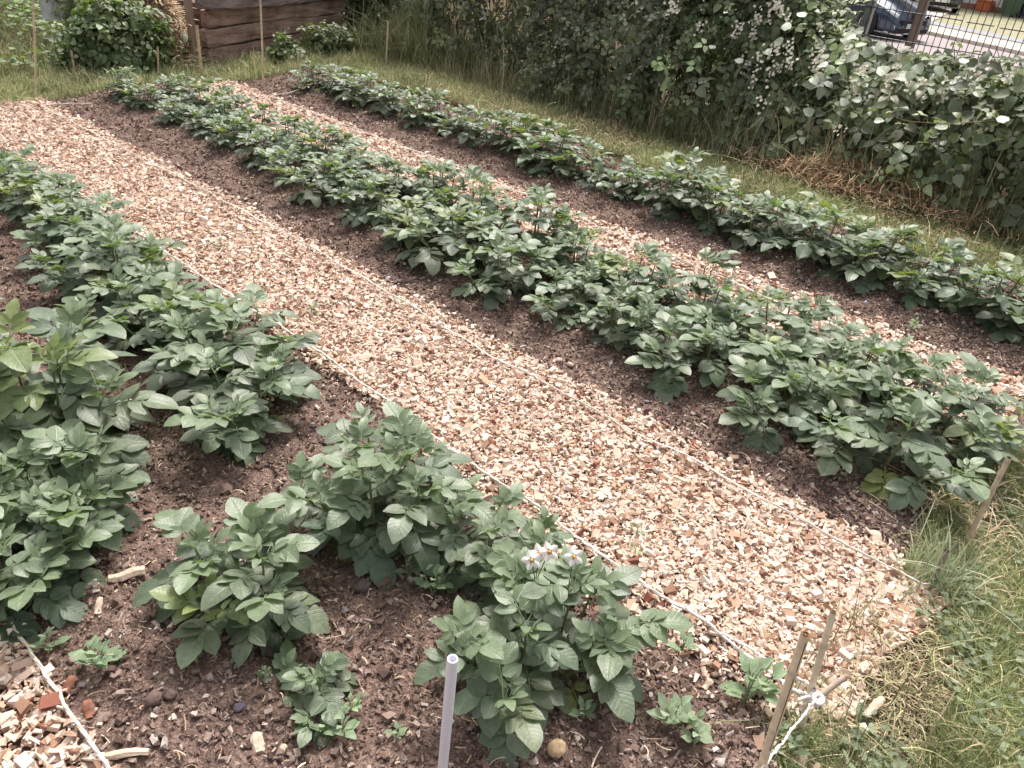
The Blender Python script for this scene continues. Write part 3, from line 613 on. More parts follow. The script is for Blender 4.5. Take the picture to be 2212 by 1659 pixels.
# ------------------------------------------------------------------ hedge and bushes
def shoot(mb, P, D, L, r, col, n=6, sag=.4, k=0.0):
    pts = [np.array(P, float)]; d = norm(D)
    for i in range(n):
        pts.append(pts[-1]+d*L/n); d = norm(d+np.array([0, 0, -sag/n])+rg.normal(0, .06, 3))
    tube(mb, pts, np.linspace(r, r*.4, n+1), 5, col); return np.array(pts)
def tri_leaves(mb, P, O, size, cols, prof='broad', wide=3, upbias=.7, rand=.55):
    """trifoliate leaves at P, facing outwards O"""
    n = len(P); size = size*rg.choice([.7, 1, 1, 1.35], n); Nn = norm(O+np.array([0, 0, upbias])+rg.normal(0, rand*1.25, (n, 3))); r_ = rg.normal(0, 1, (n, 3))+np.array([0, 0, -.9]); D = norm(r_-(r_*Nn).sum(-1, keepdims=True)*Nn); S = np.cross(D, Nn)
    for a, sc in ((0, 1.0), (1.4, .84), (-1.4, .84)):
        DD = D*math.cos(a)+S*math.sin(a); L = size*sc*rg.uniform(.85, 1.15, n)
        leaflets(mb, P+DD*L[:, None]*(.34 if a == 0 else .12), DD, norm(Nn+DD*rg.uniform(-.5, .2, (n, 1))+S*rg.uniform(-.35, .35, (n, 1))), L, L*rg.uniform(.56, .74, n), rg.uniform(.05, .45, n), rg.uniform(0, .45, n), cols, prof, .06, wide)
def top_of(y): return np.interp(y, [-1, .9, 1.4, 2.0, 2.35, 2.65, 2.95, 3.4, 7.5], [.88, .86, .82, .77, .82, 1.05, 1.5, 1.78, 1.95])
def hedge_piece(name, label, cat, y0, y1, n, size, pal, prof='broad', front=5.95, flowers=0, pale=.05, group=None, tri=True, back=6.95):
    """a length of hedge: its leaves hang in clumps on arching canes"""
    e = empty(name, (6.3, (y0+y1)/2, 0)); tag(e, label, cat, group); st = MB(); fo = MB(); O3 = np.array([6.3, (y0+y1)/2, 0])
    for k in range(int(18*(y1-y0))):
        y = rg.uniform(y0, y1); x = rg.uniform(6.1, 6.8); shoot(st, (x-6.3, y-O3[1], -.03), (rg.normal(-.15, .3), rg.normal(0, .3), 1), float(top_of(y))*rg.uniform(.8, 1.1), .006, (.10, .075, .05), 8, .5)
    ncl = int(n/16*1.0); y = rg.uniform(y0-.05, y1+.05, ncl); tp = top_of(y); u = rg.random(ncl)
    onf = u < .60; z = np.where(onf, tp*rg.random(ncl)**.85, tp*rg.uniform(.82, 1.02, ncl)); fx = front+.30*(z/tp)**2.2+.50*(vn(y, z, 1.9, 1)-.5)+.22*(vn(y, z, 5, 2)-.5)
    x = np.where(onf, fx, rg.uniform(0, 1, ncl)*(back-fx)+fx); inn = rg.random(ncl) < .34; x = np.where(inn, rg.uniform(.1, 1, ncl)*(back-fx)+fx, x); z = np.where(inn, rg.random(ncl)*tp*.95, z)
    Cc = np.stack([x, y, z], -1); P = np.repeat(Cc, 16, 0)+rg.normal(0, 1, (ncl*16, 3))*np.array([.075, .10, .085]); tP = top_of(P[:, 1])+.22*(vn(P[:, 1], P[:, 0], 3.2, 5)-.55); P[:, 2] = np.clip(P[:, 2], .02, tP+.06); P[:, 0] = np.minimum(P[:, 0], 6.97)
    cm = np.repeat(np.exp(rg.normal(0, .38, ncl)), 16); q_ = rg.permutation(len(P))[:n]; P = P[q_]; cm = cm[q_][:, None]; m = len(P); O = norm(np.stack([-np.ones(m), 0*P[:, 0], 1.2*(P[:, 2]/top_of(P[:, 1]))**3], -1)); pal = np.array(pal); cc = pal[rg.integers(0, len(pal), m)]*rg.uniform(.8, 1.25, (m, 1))*cm
    if tri: tri_leaves(fo, P-O3, O, size*rg.uniform(.7, 1.2, m), cc, prof)
    else:
        Nn = norm(O+np.array([0, 0, .7])+rg.normal(0, .6, (m, 3))); D = norm(rg.normal(0, 1, (m, 3))+np.array([-.3, 0, -.3])); leaflets(fo, P-O3, D, Nn, size*rg.uniform(.7, 1.2, m), size*.62*rg.uniform(.7, 1.2, m), .15, .15, cc, prof, .06, 3)
    st.build('branches', M_stem, e, True); fo.build('foliage', M_bram if tri else M_bush, e, True)
    for k in range(flowers):       # trusses of white blossom on the outer shoots
        y = rg.uniform(y0, y1); tp = float(top_of(y)); z = tp*rg.uniform(.45, 1.05); x = front+.30*(z/tp)**2.2-rg.uniform(.14, .30)+.2*(float(vn(y, z, 1.7, 1))-.5); mb = MB(); c0 = np.array([x, y, z])-O3
        pts = shoot(mb, c0+np.array([.2, 0, -.12]), (-1, rg.normal(0, .5), 1.1), .24, .0022, (.2, .22, .12), 5, .2)
        for q in range(rg.integers(9, 20)):
            c = pts[-1]+rg.normal(0, 1, 3)*np.array([.016, .022, .034]); D0 = norm(np.array([-1, rg.normal(0, .6), rg.uniform(0, 1.2)])); A = norm(np.cross(D0, [0, 0, 1.0])); B = np.cross(D0, A); th = np.arange(5)*1.2566+rg.uniform(0, 1)
            rr = rg.uniform(.009, .016); DD = A[None]*np.cos(th)[:, None]+B[None]*np.sin(th)[:, None]
            leaflets(mb, np.repeat(c[None], 5, 0), DD, D0[None].repeat(5, 0), rr, rr*.85, -.1, -.15, (.88, .83, .72), 'broad', .02, 3)
        mb.build('blossom', M_petal, e, True)
    return e
DK = [(.095, .135, .065), (.125, .165, .085), (.07, .10, .048), (.17, .205, .125), (.12, .12, .075)]
DB = [(.11, .155, .075), (.145, .19, .10), (.085, .12, .06), (.19, .23, .14)]
hedge_piece('bramble_bush', 'low bramble bush at the right picture edge with large leaves in front of the fence', 'bramble', -1.0, 1.25, 2700, .080, DK, flowers=12, group='bramble hedge')
hedge_piece('bramble_bush', 'low bramble bush with pale leaves in front of the parked dark car', 'bramble', 1.2, 2.45, 2100, .078, DK+[(.14, .17, .12)], flowers=12, group='bramble hedge')
hedge_piece('bramble_bush', 'tall bramble bush full of white blossom left of the car', 'bramble', 2.35, 3.75, 4200, .070, DB, flowers=44, group='bramble hedge')
hedge_piece('hedge_shrub', 'dense dark green shrub in the middle of the hedge', 'shrub', 3.65, 5.15, 5200, .058, [(.115, .14, .085), (.14, .165, .105), (.085, .10, .06)], prof='ovate', tri=True, group='bramble hedge', front=5.95)
hedge_piece('hedge_shrub', 'dark shrub at the far end of the hedge behind the tall grass', 'shrub', 5.05, 7.6, 7000, .060, [(.13, .155, .085), (.16, .18, .105), (.095, .115, .065)], prof='ovate', tri=True, group='bramble hedge', front=6.15)
def arch(pts, label, npairs, size, cols, prof='broad', tipcol=(.32, .38, .16)):
    """one bramble shoot reaching out of the hedge, with its own leaves"""
    pts = resample(pts, .04); e = empty('bramble_shoot', tuple(pts[0])); tag(e, label, 'bramble shoot'); st = MB(); fo = MB(); q = pts-pts[0]; tube(st, q, np.linspace(.005, .002, len(q)), 6, (.20, .17, .09))
    for k in range(npairs):
        f = (k+.5)/npairs; p = q[int(f*(len(q)-1))]; c = np.array(cols)*(1-f**2)+np.array(tipcol)*f**2
        O = norm(np.array([[rg.normal(-.4, .5), rg.normal(0, .7), 1.0]])); tri_leaves(fo, p[None]+rg.normal(0, .02, (1, 3)), O, np.array([size*(1.1-.5*f)]), c[None], prof)
    st.build('cane', M_stem, e, True); fo.build('foliage', M_bram, e, True)
def at3(px, py, x):
    d = R@np.array([px-CX, -(py-CY), -F]); t = x/d[0]; return d*t+np.array([0, 0, H])
arch([at3(2212, 262, 5.9), at3(2130, 262, 5.65), at3(2040, 268, 5.5), at3(1960, 262, 5.4), at3(1915, 245, 5.35)], 'bramble shoot with yellow-green tip reaching left across the right end of the hedge', 12, .075, (.16, .19, .10))
arch([at3(1690, 60, 6.6), at3(1760, 20, 6.5), at3(1830, 12, 6.4), at3(1900, 12, 6.3)], 'bramble shoot arching over the roof line of the dark car', 9, .08, (.12, .15, .07))
arch([at3(1800, 130, 6.5), at3(1815, 75, 6.4), at3(1838, 45, 6.35)], 'upright yellow-green bramble tip left of the dark car', 8, .075, (.22, .28, .14))
arch([at3(2060, 160, 6.6), at3(2062, 110, 6.5), at3(2058, 90, 6.5)], 'thin bramble tip standing against the fence mesh', 5, .07, (.15, .18, .1))
arch([at3(2165, 170, 6.6), at3(2158, 120, 6.5), at3(2150, 95, 6.5)], 'thin bramble tip near the right end of the fence mesh', 5, .07, (.15, .18, .1))
# pale upturned leaves showing whitish undersides on the bramble
mb = MB(); n = 0
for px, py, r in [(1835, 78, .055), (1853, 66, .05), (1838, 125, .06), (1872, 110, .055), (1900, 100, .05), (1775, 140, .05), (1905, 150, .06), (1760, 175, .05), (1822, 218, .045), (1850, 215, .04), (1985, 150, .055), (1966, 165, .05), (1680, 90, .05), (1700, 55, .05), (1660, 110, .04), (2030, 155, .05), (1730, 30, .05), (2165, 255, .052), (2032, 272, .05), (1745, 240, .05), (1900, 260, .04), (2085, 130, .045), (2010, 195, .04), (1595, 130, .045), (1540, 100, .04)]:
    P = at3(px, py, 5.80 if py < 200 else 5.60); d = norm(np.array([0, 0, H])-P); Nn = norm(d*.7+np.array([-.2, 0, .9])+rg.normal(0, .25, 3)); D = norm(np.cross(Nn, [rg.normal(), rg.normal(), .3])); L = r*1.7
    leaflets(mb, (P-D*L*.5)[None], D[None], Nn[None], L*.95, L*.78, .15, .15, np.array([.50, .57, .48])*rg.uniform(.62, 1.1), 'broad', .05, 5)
tag(mb.build('pale_leaves', M_bram, None, True), 'pale upturned bramble leaves showing whitish undersides on top of the hedge', 'leaves', None, 'stuff')

def bush(name, label, cat, c, rad, n, size, pal, prof='ovate', tri=True, group='bushes behind the beds', wide=3, hang=0.0, matl=None, tall=1.0):
    c = np.array(c, float); rad = np.array(rad, float); e = empty(name, tuple(c*[1, 1, 0])); tag(e, label, cat, group); st = MB(); fo = MB()
    for k in range(14):
        a = rg.uniform(0, 6.283); q = rad*.5*rg.random(); shoot(st, (math.cos(a)*.006, math.sin(a)*.006, -.03), (math.cos(a)*rad[0], math.sin(a)*rad[1], rad[2]*1.6), (c[2]+rad[2])*.85, .007, (.12, .10, .06), 7, .35)
    ncl = n//12; v = norm(rg.normal(0, 1, (ncl, 3))); rr = rg.random(ncl)**.35*rg.uniform(.75, 1.1, ncl); Cc = c*[0, 0, 1]+v*rad*rr[:, None]; P = np.repeat(Cc, 12, 0)+rg.normal(0, .06, (ncl*12, 3)); P[:, 2] = np.maximum(P[:, 2], .02); m = len(P)
    O = norm(np.repeat(v, 12, 0)+np.array([0, 0, .3])); pal = np.array(pal); cc = pal[rg.integers(0, len(pal), m)]*rg.uniform(.75, 1.25, (m, 1))
    if tri: tri_leaves(fo, P, O, size*rg.uniform(.7, 1.2, m), cc, prof, wide)
    else:
        D = norm(O*.6+rg.normal(0, .6, (m, 3))+np.array([0, 0, hang])); leaflets(fo, P, D, norm(O+rg.normal(0, .5, (m, 3))), size*rg.uniform(.7, 1.3, m), size*.3*rg.uniform(.7, 1.2, m), .1, .2, cc, 'narrow', .05, 3)
    st.build('branches', M_stem, e, True); fo.build('foliage', matl or M_bush, e, True); return e
g = G(175, 150); bush('willow_bush', 'grey-green bush with fine narrow leaves at the far left beside the plastic sheet', 'bush', (g[0]+.45, g[1]+.50, .40), (.33, .36, .56), 3600, .075, [(.19, .21, .12), (.25, .26, .16), (.15, .165, .09)], tri=False, hang=-.5)
g = G(330, 160); bush('nettle_bush', 'round dark green leafy bush left of the timber crate', 'bush', (g[0]-.14, g[1]+.30, .22), (.44, .32, .33), 3000, .062, [(.13, .185, .085), (.17, .22, .105), (.09, .125, .06)], tri=True)
g = G(835, 100); bush('nettle_bush', 'dark leafy bush growing right of the timber crate', 'bush', (g[0]+.25, g[1]+.35, .50), (.60, .50, .65), 2600, .075, [(.085, .12, .055), (.11, .15, .07), (.06, .085, .04)], tri=True)
g = G(1000, 60); bush('hazel_bush', 'pale green loose bush behind the tall grass clump', 'bush', (g[0]+.3, g[1]+.9, .9), (.8, .6, .8), 2000, .075, [(.13, .15, .075), (.16, .18, .09), (.09, .11, .05)], tri=False)
g = G(350, -70); bush('elder_bush', 'large dark bush behind the round dark green one', 'bush', (g[0]+.2, g[1]+.8, .6), (.8, .6, .8), 2600, .075, [(.085, .11, .05), (.11, .13, .07), (.06, .08, .04)], tri=True)
g = G(610, 140); bush('nettle_bush', 'small nettle clump in front of the crate boards', 'bush', (g[0]+.05, g[1]-.02, .10), (.14, .10, .12), 160, .06, [(.08, .12, .05), (.11, .15, .07)], tri=True)
g = G(700, 120); bush('nettle_bush', 'low weedy clump at the right foot of the crate', 'bush', (g[0]+.05, g[1]-.02, .13), (.32, .12, .13), 420, .05, [(.11, .15, .07), (.15, .18, .09)], tri=True)

# ------------------------------------------------------------------ timber crate
def woodmat(name, c1, c2, c3):
    m, t, b = mat(name, .9, .12); v = objco(t); mp = N(t, 'ShaderNodeMapping'); mp.inputs['Scale'].default_value = (1.6, 12, 14); t.links.new(v, mp.inputs[0])
    n1 = noise(t, 2.2, 7, .7, mp.outputs[0]); n2 = noise(t, 3.0, 4, .6)
    col = ramp(t, n1, [(.32, c1), (.52, c2), (.72, c3)]); col = mixc(t, col, ramp(t, n2, [(.35, (.6, .57, .57)), (.6, (1.15, 1.1, 1.1))]), 1, 'MULTIPLY')
    t.links.new(col, b.inputs['Base Color']); bump(t, b, n1, .012); return m
M_sleep = woodmat('old_timber', (.19, .125, .105), (.40, .285, .24), (.55, .42, .36)); M_sleepg = woodmat('weathered_timber', (.12, .09, .085), (.30, .25, .25), (.42, .37, .37))
pL, pR = np.array([3.89, 7.41]), np.array([5.95, 8.03]); dd = (pR-pL)/np.linalg.norm(pR-pL); ang = math.atan2(dd[1], dd[0]); Lc = 2.18
e = empty('timber_crate', (pL[0], pL[1], 0), ang); tag(e, 'raised bed box built from old brown railway sleepers with a grey top board', 'raised bed')
def board(nm, c, d, m, rot=0, sag=0.0, rough=.006):
    mb = MB(); nx = 40; xs = np.linspace(-d[0]/2, d[0]/2, nx); V = []
    prof = [(-.5, -.42), (-.5, .42), (-.42, .5), (.42, .5), (.5, .42), (.5, -.42), (.42, -.5), (-.42, -.5)]
    for i, x in enumerate(xs):
        sh = 1.0 if 0 < i < nx-1 else .9
        for (a, b2) in prof: V.append([x, a*d[1]*sh+rg.normal(0, rough*.5), b2*d[2]*sh+rg.normal(0, rough*.4)+.010*math.sin(x*3+c[2]*9)])
    k = 8; Fq = [[i*k+j, i*k+(j+1) % k, (i+1)*k+(j+1) % k, (i+1)*k+j] for i in range(nx-1) for j in range(k)]
    for o, sgn in ((0, 1), ((nx-1)*k, -1)):
        q = [[o, o+1, o+2, o+3], [o, o+3, o+4, o+7], [o+4, o+5, o+6, o+7]]; Fq += q if sgn < 0 else [f[::-1] for f in q]
    mb.add(V, Fq); ob = mb.build(nm, m, e); ob.location = c; ob.rotation_euler = (0, 0, rot); return ob
board('timber_board', (Lc/2, .06, .075), (Lc*.99, .11, .155), M_sleep)
board('timber_board', (Lc/2, .055, .235), (Lc, .12, .155), M_sleep, .004)
board('timber_board', (Lc/2+.03, .05, .395), (Lc*.98, .11, .155), M_sleep, -.004)
tp = board('timber_board', (Lc/2-.01, -.005, .565), (Lc*1.01, .14, .175), M_sleepg, -.008); tp['label'] = 'grey weathered top board jutting forward'
board('side_board', (Lc-.06, .62, .16), (1.0, .1, .30), M_sleep, math.pi/2); board('side_board', (Lc-.06, .62, .48), (1.0, .1, .28), M_sleep, math.pi/2)
mb = MB(); box(mb, (Lc/2+.12, .58, .30), (Lc-.35, .9, .36)); mb.build('soil_fill', M_soil, e)
mb = MB(); tube(mb, [(-.07, .12, -.02), (-.06, .12, .5), (-.05, .12, 1.15)], [.04, .036, .036], 10); mb.build('corner_post', colmat('post_grey', (.22, .15, .11), (.40, .31, .25), 20, .9, .1, .003, (1, 1, .1)), e, True)
# straw heap left of the crate
g = G(385, 90); n = 12000; u = rg.normal(0, 1, (n, 2)); x = 3.60+u[:, 0]*.16; y = 7.90+u[:, 1]*.20; z = .84*np.exp(-(u**2).sum(1)/2.4)*rg.uniform(.75, 1, n)
tag(strips(n, x, y, .07, .007, [(.62, .48, .33), (.72, .6, .44), (.5, .36, .23)], .004, .4, z, .15).build('straw_heap', M_straw), 'pale straw heap piled behind the left corner of the timber crate', 'straw heap', None, 'stuff')

# ------------------------------------------------------------------ plastic sheet, blue bag, sticks
def rag(name, label, cat, c, w_, h_, m, rz, seed, thick=.004, amp=.06, nz=14):
    """crumpled sheet with thickness"""
    mb = MB(); u = np.linspace(-.5, .5, nz); U, W = np.meshgrid(u, u, indexing='ij'); X = U*w_*(1-.25*W); Z = (W+.5)*h_; Y = amp*(vn(U+seed, W, 4, 1)-.5)*2+amp*.6*(vn(U, W+seed, 9, 2)-.5)
    V = np.stack([X, Y, Z], -1).reshape(-1, 3); i = (np.arange(nz-1)[:, None]*nz+np.arange(nz-1)[None]).reshape(-1); q = np.stack([i, i+nz, i+nz+1, i+1], -1)
    mb.add(np.vstack([V, V+np.array([0, thick, 0])]), np.vstack([q, q[:, ::-1]+nz*nz])); o = mb.build(name, m, None, True); o.location = c; o.rotation_euler = (0, 0, rz); tag(o, label, cat); return o
M_white = colmat('white_plastic', (.55, .62, .70), (.82, .85, .90), 14, .35, .5, .003); M_blue = colmat('blue_plastic', (.28, .32, .42), (.42, .46, .56), 9, .4, .5, .003)
g = G(124, 108); rag('plastic_sheet', 'crumpled white and blue plastic sheet hanging left of the willowy bush', 'plastic sheet', (g[0], g[1]-.25, .30), .26, .62, M_white, -.3, 3)
g = G(212, 112); rag('plastic_bag', 'faded blue plastic bag showing between the two far left bushes', 'plastic bag', (g[0], g[1]-.05, .02), .22, .28, M_blue, -.3, 5, .004, .09)
def stick(label, a, b2, r=.008, col=(.42, .34, .26)):
    mb = MB(); a = np.array(a); b2 = np.array(b2); q = resample([a-a, (b2-a)*.5+rg.normal(0, .01, 3), b2-a], .05); tube(mb, q, np.linspace(r, r*.6, len(q)), 6, col); o = mb.build('fallen_stick', M_bamboo, None, True); o.location = a; tag(o, label, 'stick', 'sticks lying at the far left')
stick('pale stick leaning in front of the willowy bush', G(97, 142, 0), G(122, 104, .16))
stick('thin upright stick among weeds left of the willowy bush', G(116, 142, 0), G(116, 78, .3), .006)
stick('long stick lying on the ground before the two far left bushes', G(85, 118, .03), G(238, 138, .02), .01, (.36, .25, .2))
stick('short stick lying near the left edge below the plastic sheet', G(100, 14, .03), G(62, 16, .03), .014)

# ------------------------------------------------------------------ bamboo canes
def cane(label, a, top, r=.006, col=(.55, .43, .28), nodes=.16, name='bamboo_cane', group=None, split=False):
    a = np.array(a, float); top = np.array(top, float); L = np.linalg.norm(top-a); n = max(8, int(L/.012)); s_ = np.linspace(-.06/L, 1, n)[:, None]; q = (top-a)*s_
    d = s_[:, 0]*L; ph = (d % nodes); bulge = 1+.22*np.exp(-((np.minimum(ph, nodes-ph))/.006)**2); rad = r*bulge*(1-.08*s_[:, 0]); q = q+np.array([1, .6, 0])*(.004*np.sin(d*5))[:, None]*min(1, L)
    K = np.array(col)*(.88+.2*vn(d, d*0, 12, 2))[:, None]*np.where(bulge > 1.08, .72, 1.0)[:, None]
    mb = MB(); tube(mb, q, rad, 12, K); o = mb.build(name, M_bamboo, None, True); o.location = a; tag(o, label, 'cane', group)
    T = norm(top-a); m2 = MB(); tube(m2, [q[-1]-T*.002, q[-1]+T*.0012], r*.5, 10, (.09, .055, .035)); m2.build('hollow_shade_disc', M_bamboo, o)  # solid dark disc on the tip, coloured as the shade inside a hollow cane
    if split:
        m2 = MB(); side = norm(np.array([-.6, -.75, 0])); tube(m2, [q[int(f*(n-1))]+side*rad[int(f*(n-1))]*.93 for f in np.linspace(.55, .99, 9)], .0011, 5, (.07, .045, .03)); m2.build('crack', M_bamboo, o)
    return o
gc = 'bamboo canes at the far end of the beds'; PC = (.60, .50, .34)
cane('tall thin bamboo cane at the far left corner of the wide path', (2.07, 6.73, 0), (2.26, 6.68, .98), .0085, PC, group=gc)
cane('short leaning cane behind the far left corner', (2.61, 7.34, 0), (2.62, 7.34, .22), .010, (.5, .34, .25), group=gc)
cane('short straight cane just behind the far end of the middle bed', (3.23, 7.12, 0), (3.26, 7.11, .25), .009, (.58, .44, .30), group=gc)
cane('thick knobbly cane at the left end of the timber crate', (3.48, 6.81, 0), (3.49, 6.8, .46), .013, (.52, .42, .28), .09, group=gc)
cane('tall thin bamboo cane in front of the timber crate', (3.79, 6.32, 0), (3.84, 6.29, .95), .0085, PC, group=gc)
cane('short cane before the right half of the crate', (4.12, 6.24, 0), (4.12, 6.24, .31), .008, PC, group=gc)
cane('short cane behind the far end of the back row', (5.21, 6.87, 0), (5.21, 6.86, .17), .008, PC, group=gc)
cane('medium cane at the right far corner of the beds', (5.5, 6.7, 0), (5.52, 6.68, .44), .010, PC, group=gc)
gn = 'bamboo canes at the near end of the beds'
cane('split thick bamboo cane at the bottom edge, in front of the knot', (1.01, .10, 0), (1.01, .14, .60), .0088, (.84, .69, .50), .17, group=gn, split=True)
cane('bamboo cane that the thick string is knotted around', (1.32, .11, 0), (1.31, .15, .40), .0078, (.82, .70, .54), .15, group=gn)
cane('short grey cane stump in the grass tuft', (2.08, .03, 0), (2.08, .04, .13), .0085, (.30, .25, .22), .3, group=gn)
cane('brown bamboo cane at the near end of the middle bed', (2.35, .01, 0), (2.35, .02, .34), .0080, (.62, .49, .38), .16, group=gn)
kp = at3(1765, 1508, 1.30)
cane('broken cane end sticking out beside the knot', G(1775, 1500, .16), G(1826, 1462, .20), .007, (.46, .37, .29), .3, group=gn)
# clear plastic tube
m, t, b = mat('clear_plastic', .12, .5); b.inputs['Base Color'].default_value = (.80, .82, .95, 1); b.inputs['Transmission Weight'].default_value = .18; b.inputs['IOR'].default_value = 1.35; M_clear = m; b.inputs['Base Color'].default_value = (.92, .92, 1, 1)
mb = MB(); rings(mb, [(.0092, -.05), (.0092, .28), (.0092, .588), (.0086, .59), (.0064, .59), (.006, .588), (.006, .2), (.006, -.05)], 20); o = mb.build('plastic_tube', M_clear, None, True)
o.location = (.545, .53, 0); o.rotation_euler = (.012, .015, 0); tag(o, 'clear hollow plastic tube standing upright in the soil at the bottom edge', 'plastic tube')

# ------------------------------------------------------------------ strings
def string(label, pts, r, strands=2, col=(.78, .73, .67), step=.02, knots=(), pitch=.02, group='white strings marking the beds'):
    r *= 1.05; pts = np.array(pts, float); o3 = pts[0].copy(); q = resample(pts, step); q[:, :2] += rg.normal(0, r*.35, (len(q), 2)); q[:, 2] += .004*np.sin(np.arange(len(q))*.35)*min(1, r/.004)
    mb = MB(); tube(mb, q-o3, r, 6, col, strands=strands, pitch=pitch); o = mb.build('string', M_rope, None, True); o.location = o3; tag(o, label, 'string', group)
    for kpt in knots:
        kb = MB(); k0 = np.array(kpt)-o3; th = np.linspace(0, 4*math.pi, 40)
        tube(kb, np.stack([np.cos(th)*r*1.7, np.sin(th)*r*1.5, np.sin(th*1.5)*r*1.3], -1)+k0+[0, 0, r], r*.75, 6, col); a = rg.uniform(0, 6.28)
        for s2 in (0, 2.2): tube(kb, [k0, k0+np.array([math.cos(a+s2)*r*4, math.sin(a+s2)*r*4, r]), k0+np.array([math.cos(a+s2)*r*8, math.sin(a+s2)*r*9, -.3*r])], r*.6, 5, col)
        kb.build('knot', M_rope, o, True)
    return o
def zp(px, py, z=.054): return G(px, py, z)
string('white string along the upper edge of the wide chip path', [zp(88, 228), zp(240, 306), zp(380, 378), zp(520, 452), zp(640, 515), zp(760, 585), zp(880, 655), zp(950, 700), zp(1060, 768), zp(1150, 812), zp(1245, 862), zp(1340, 918), zp(1500, 992), zp(1650, 1078), zp(1800, 1160), zp(1990, 1262), zp(2018, 1262, .02)], .0034, 2, knots=[zp(950, 700), zp(1150, 812)])
string('thin white string along the edge between the far path and the back bed', [zp(585, 208), zp(790, 286), zp(1000, 364), zp(1150, 425), zp(1340, 508), zp(1520, 582), zp(1700, 660), zp(1850, 722), zp(2020, 782), zp(2212, 845), zp(2420, 930)], .0038, 2, knots=[zp(1310, 495), zp(2075, 793)])
string('string along the near edge of the wide chip path, thickening to the knot', [zp(60, 345), zp(225, 452), zp(360, 545), zp(500, 640), zp(640, 726), zp(725, 785), zp(800, 840), zp(890, 905), zp(965, 965), zp(1080, 1040), zp(1200, 1122), zp(1330, 1222), zp(1420, 1282), zp(1500, 1325)], .0042, 3, knots=[zp(965, 965)], pitch=.024)
string('thick twisted rope end running to the knotted bamboo cane', [zp(1480, 1312), zp(1560, 1372, .035), zp(1610, 1412, .04), zp(1660, 1452, .06), zp(1700, 1482, .10), kp], .0058, 3, (.78, .74, .70), .012, pitch=.03)
string('second loose strand beside the thick rope end', [zp(1560, 1368, .05), zp(1620, 1405, .05), zp(1670, 1432, .07), zp(1712, 1462, .11), kp+np.array([.01, .01, .01])], .0045, 2, (.76, .71, .66), .012, pitch=.025)
string('taut white string running from the knot to the bottom edge', [kp, G(1700, 1590, .22), G(1640, 1668, .25), G(1480, 1880, .32)], .0034, 2, (.80, .76, .70), .012)
string('loose white string crossing the bottom left corner', [zp(-60, 1190), zp(0, 1305), zp(22, 1345), zp(75, 1422), zp(128, 1505), zp(180, 1580), zp(235, 1655), zp(290, 1740)], .0042, 3, (.76, .70, .62), pitch=.024)
string('string lying along the far edge of the narrow path under the middle row', [zp(470, 205), zp(700, 310), zp(950, 432), zp(1200, 560), zp(1500, 720), zp(1800, 880), zp(2100, 1035)], .0028, 2)
string('thin cross string at the far end of the narrow path', [zp(585, 208), zp(620, 201), zp(648, 192)], .0028, 2)
string('faint cross string at the far left corner of the middle bed', [zp(88, 228), zp(135, 224), zp(200, 222)], .003, 2)
string('thin grey string across the turf beside the brown cane', [G(2225, 1005, .05), G(2170, 1062, .05), G(2115, 1125, .02)], .0026, 2, (.6, .55, .52))
# the big knot around the cane
mb = MB()
for k in range(6):
    th = np.linspace(0, 2*math.pi, 24); a = rg.uniform(-.6, .6); b3 = rg.uniform(-.6, .6); rr = rg.uniform(.008, .013); q = np.stack([np.cos(th)*rr, np.sin(th)*rr, np.cos(th+a)*rr*rg.uniform(.2, .7)], -1)+rg.normal(0, .004, 3)
    tube(mb, q, .0036, 6, (.80, .77, .74), cap=False)
for k in range(4):
    a = rg.uniform(0, 6.28); tube(mb, [(0, 0, 0), (math.cos(a)*.02, math.sin(a)*.02, -.004), (math.cos(a)*.034, math.sin(a)*.034, -.022)], .003, 6, (.82, .79, .76))
o = mb.build('rope_knot', M_rope, None, True); o.location = kp; tag(o, 'bulky white rope knot wrapped around the bamboo cane', 'knot')

# ------------------------------------------------------------------ stones, wood pieces, fallen leaves
def lump(name, label, cat, px, py, d, col, seed, m=None, rz=0, grp=None, flat=.7, z=0, nz=.22):
    """irregular stone or chunk; d = (length, width, height)"""
    g = G(px, py, z); mb = MB(); nu, nv = 18, 12; u = np.linspace(0, 2*math.pi, nu, endpoint=False); v = np.linspace(.02, math.pi-.02, nv); U, W = np.meshgrid(u, v, indexing='ij')
    rr = 1+nz*(vn(np.cos(U)*np.sin(W)+seed*3.7, np.sin(U)*np.sin(W)+np.cos(W), 2.3, seed % 7)-.5)*2+nz*.5*(vn(np.cos(U)+seed, np.cos(W)+np.sin(U), 5, 2)-.5)
    V = np.stack([np.cos(U)*np.sin(W)*rr*d[0]/2, np.sin(U)*np.sin(W)*rr*d[1]/2, np.cos(W)*rr*d[2]/2], -1).reshape(-1, 3)
    i = np.arange(nu)[:, None]*nv; i2 = ((np.arange(nu)+1) % nu)[:, None]*nv; j = np.arange(nv-1)[None]; Fq = np.stack([i+j, i+j+1, i2+j+1, i2+j], -1).reshape(-1, 4)
    mb.add(V, Fq, None, col); o = mb.build(name, m or M_stone, None, True); o.location = (g[0], g[1], float(gh(g[0], g[1]))+d[2]*.30); o.rotation_euler = (0, 0, rz); tag(o, label, cat, grp)
gs = 'stones on the soil'
lump('pale_potato', 'round pale potato lying on the soil at the bottom edge', 'potato', 1200, 1632, (.042, .038, .034), (.58, .42, .26), 3)
lump('stone', 'dark grey stone just left of the round pale potato', 'stone', 1160, 1612, (.035, .028, .02), (.16, .13, .14), 4, grp=gs)
lump('stone', 'small tan stone half under the yellowing leaves of the flowering plant', 'stone', 985, 1518, (.030, .026, .02), (.5, .38, .26), 5, grp=gs)
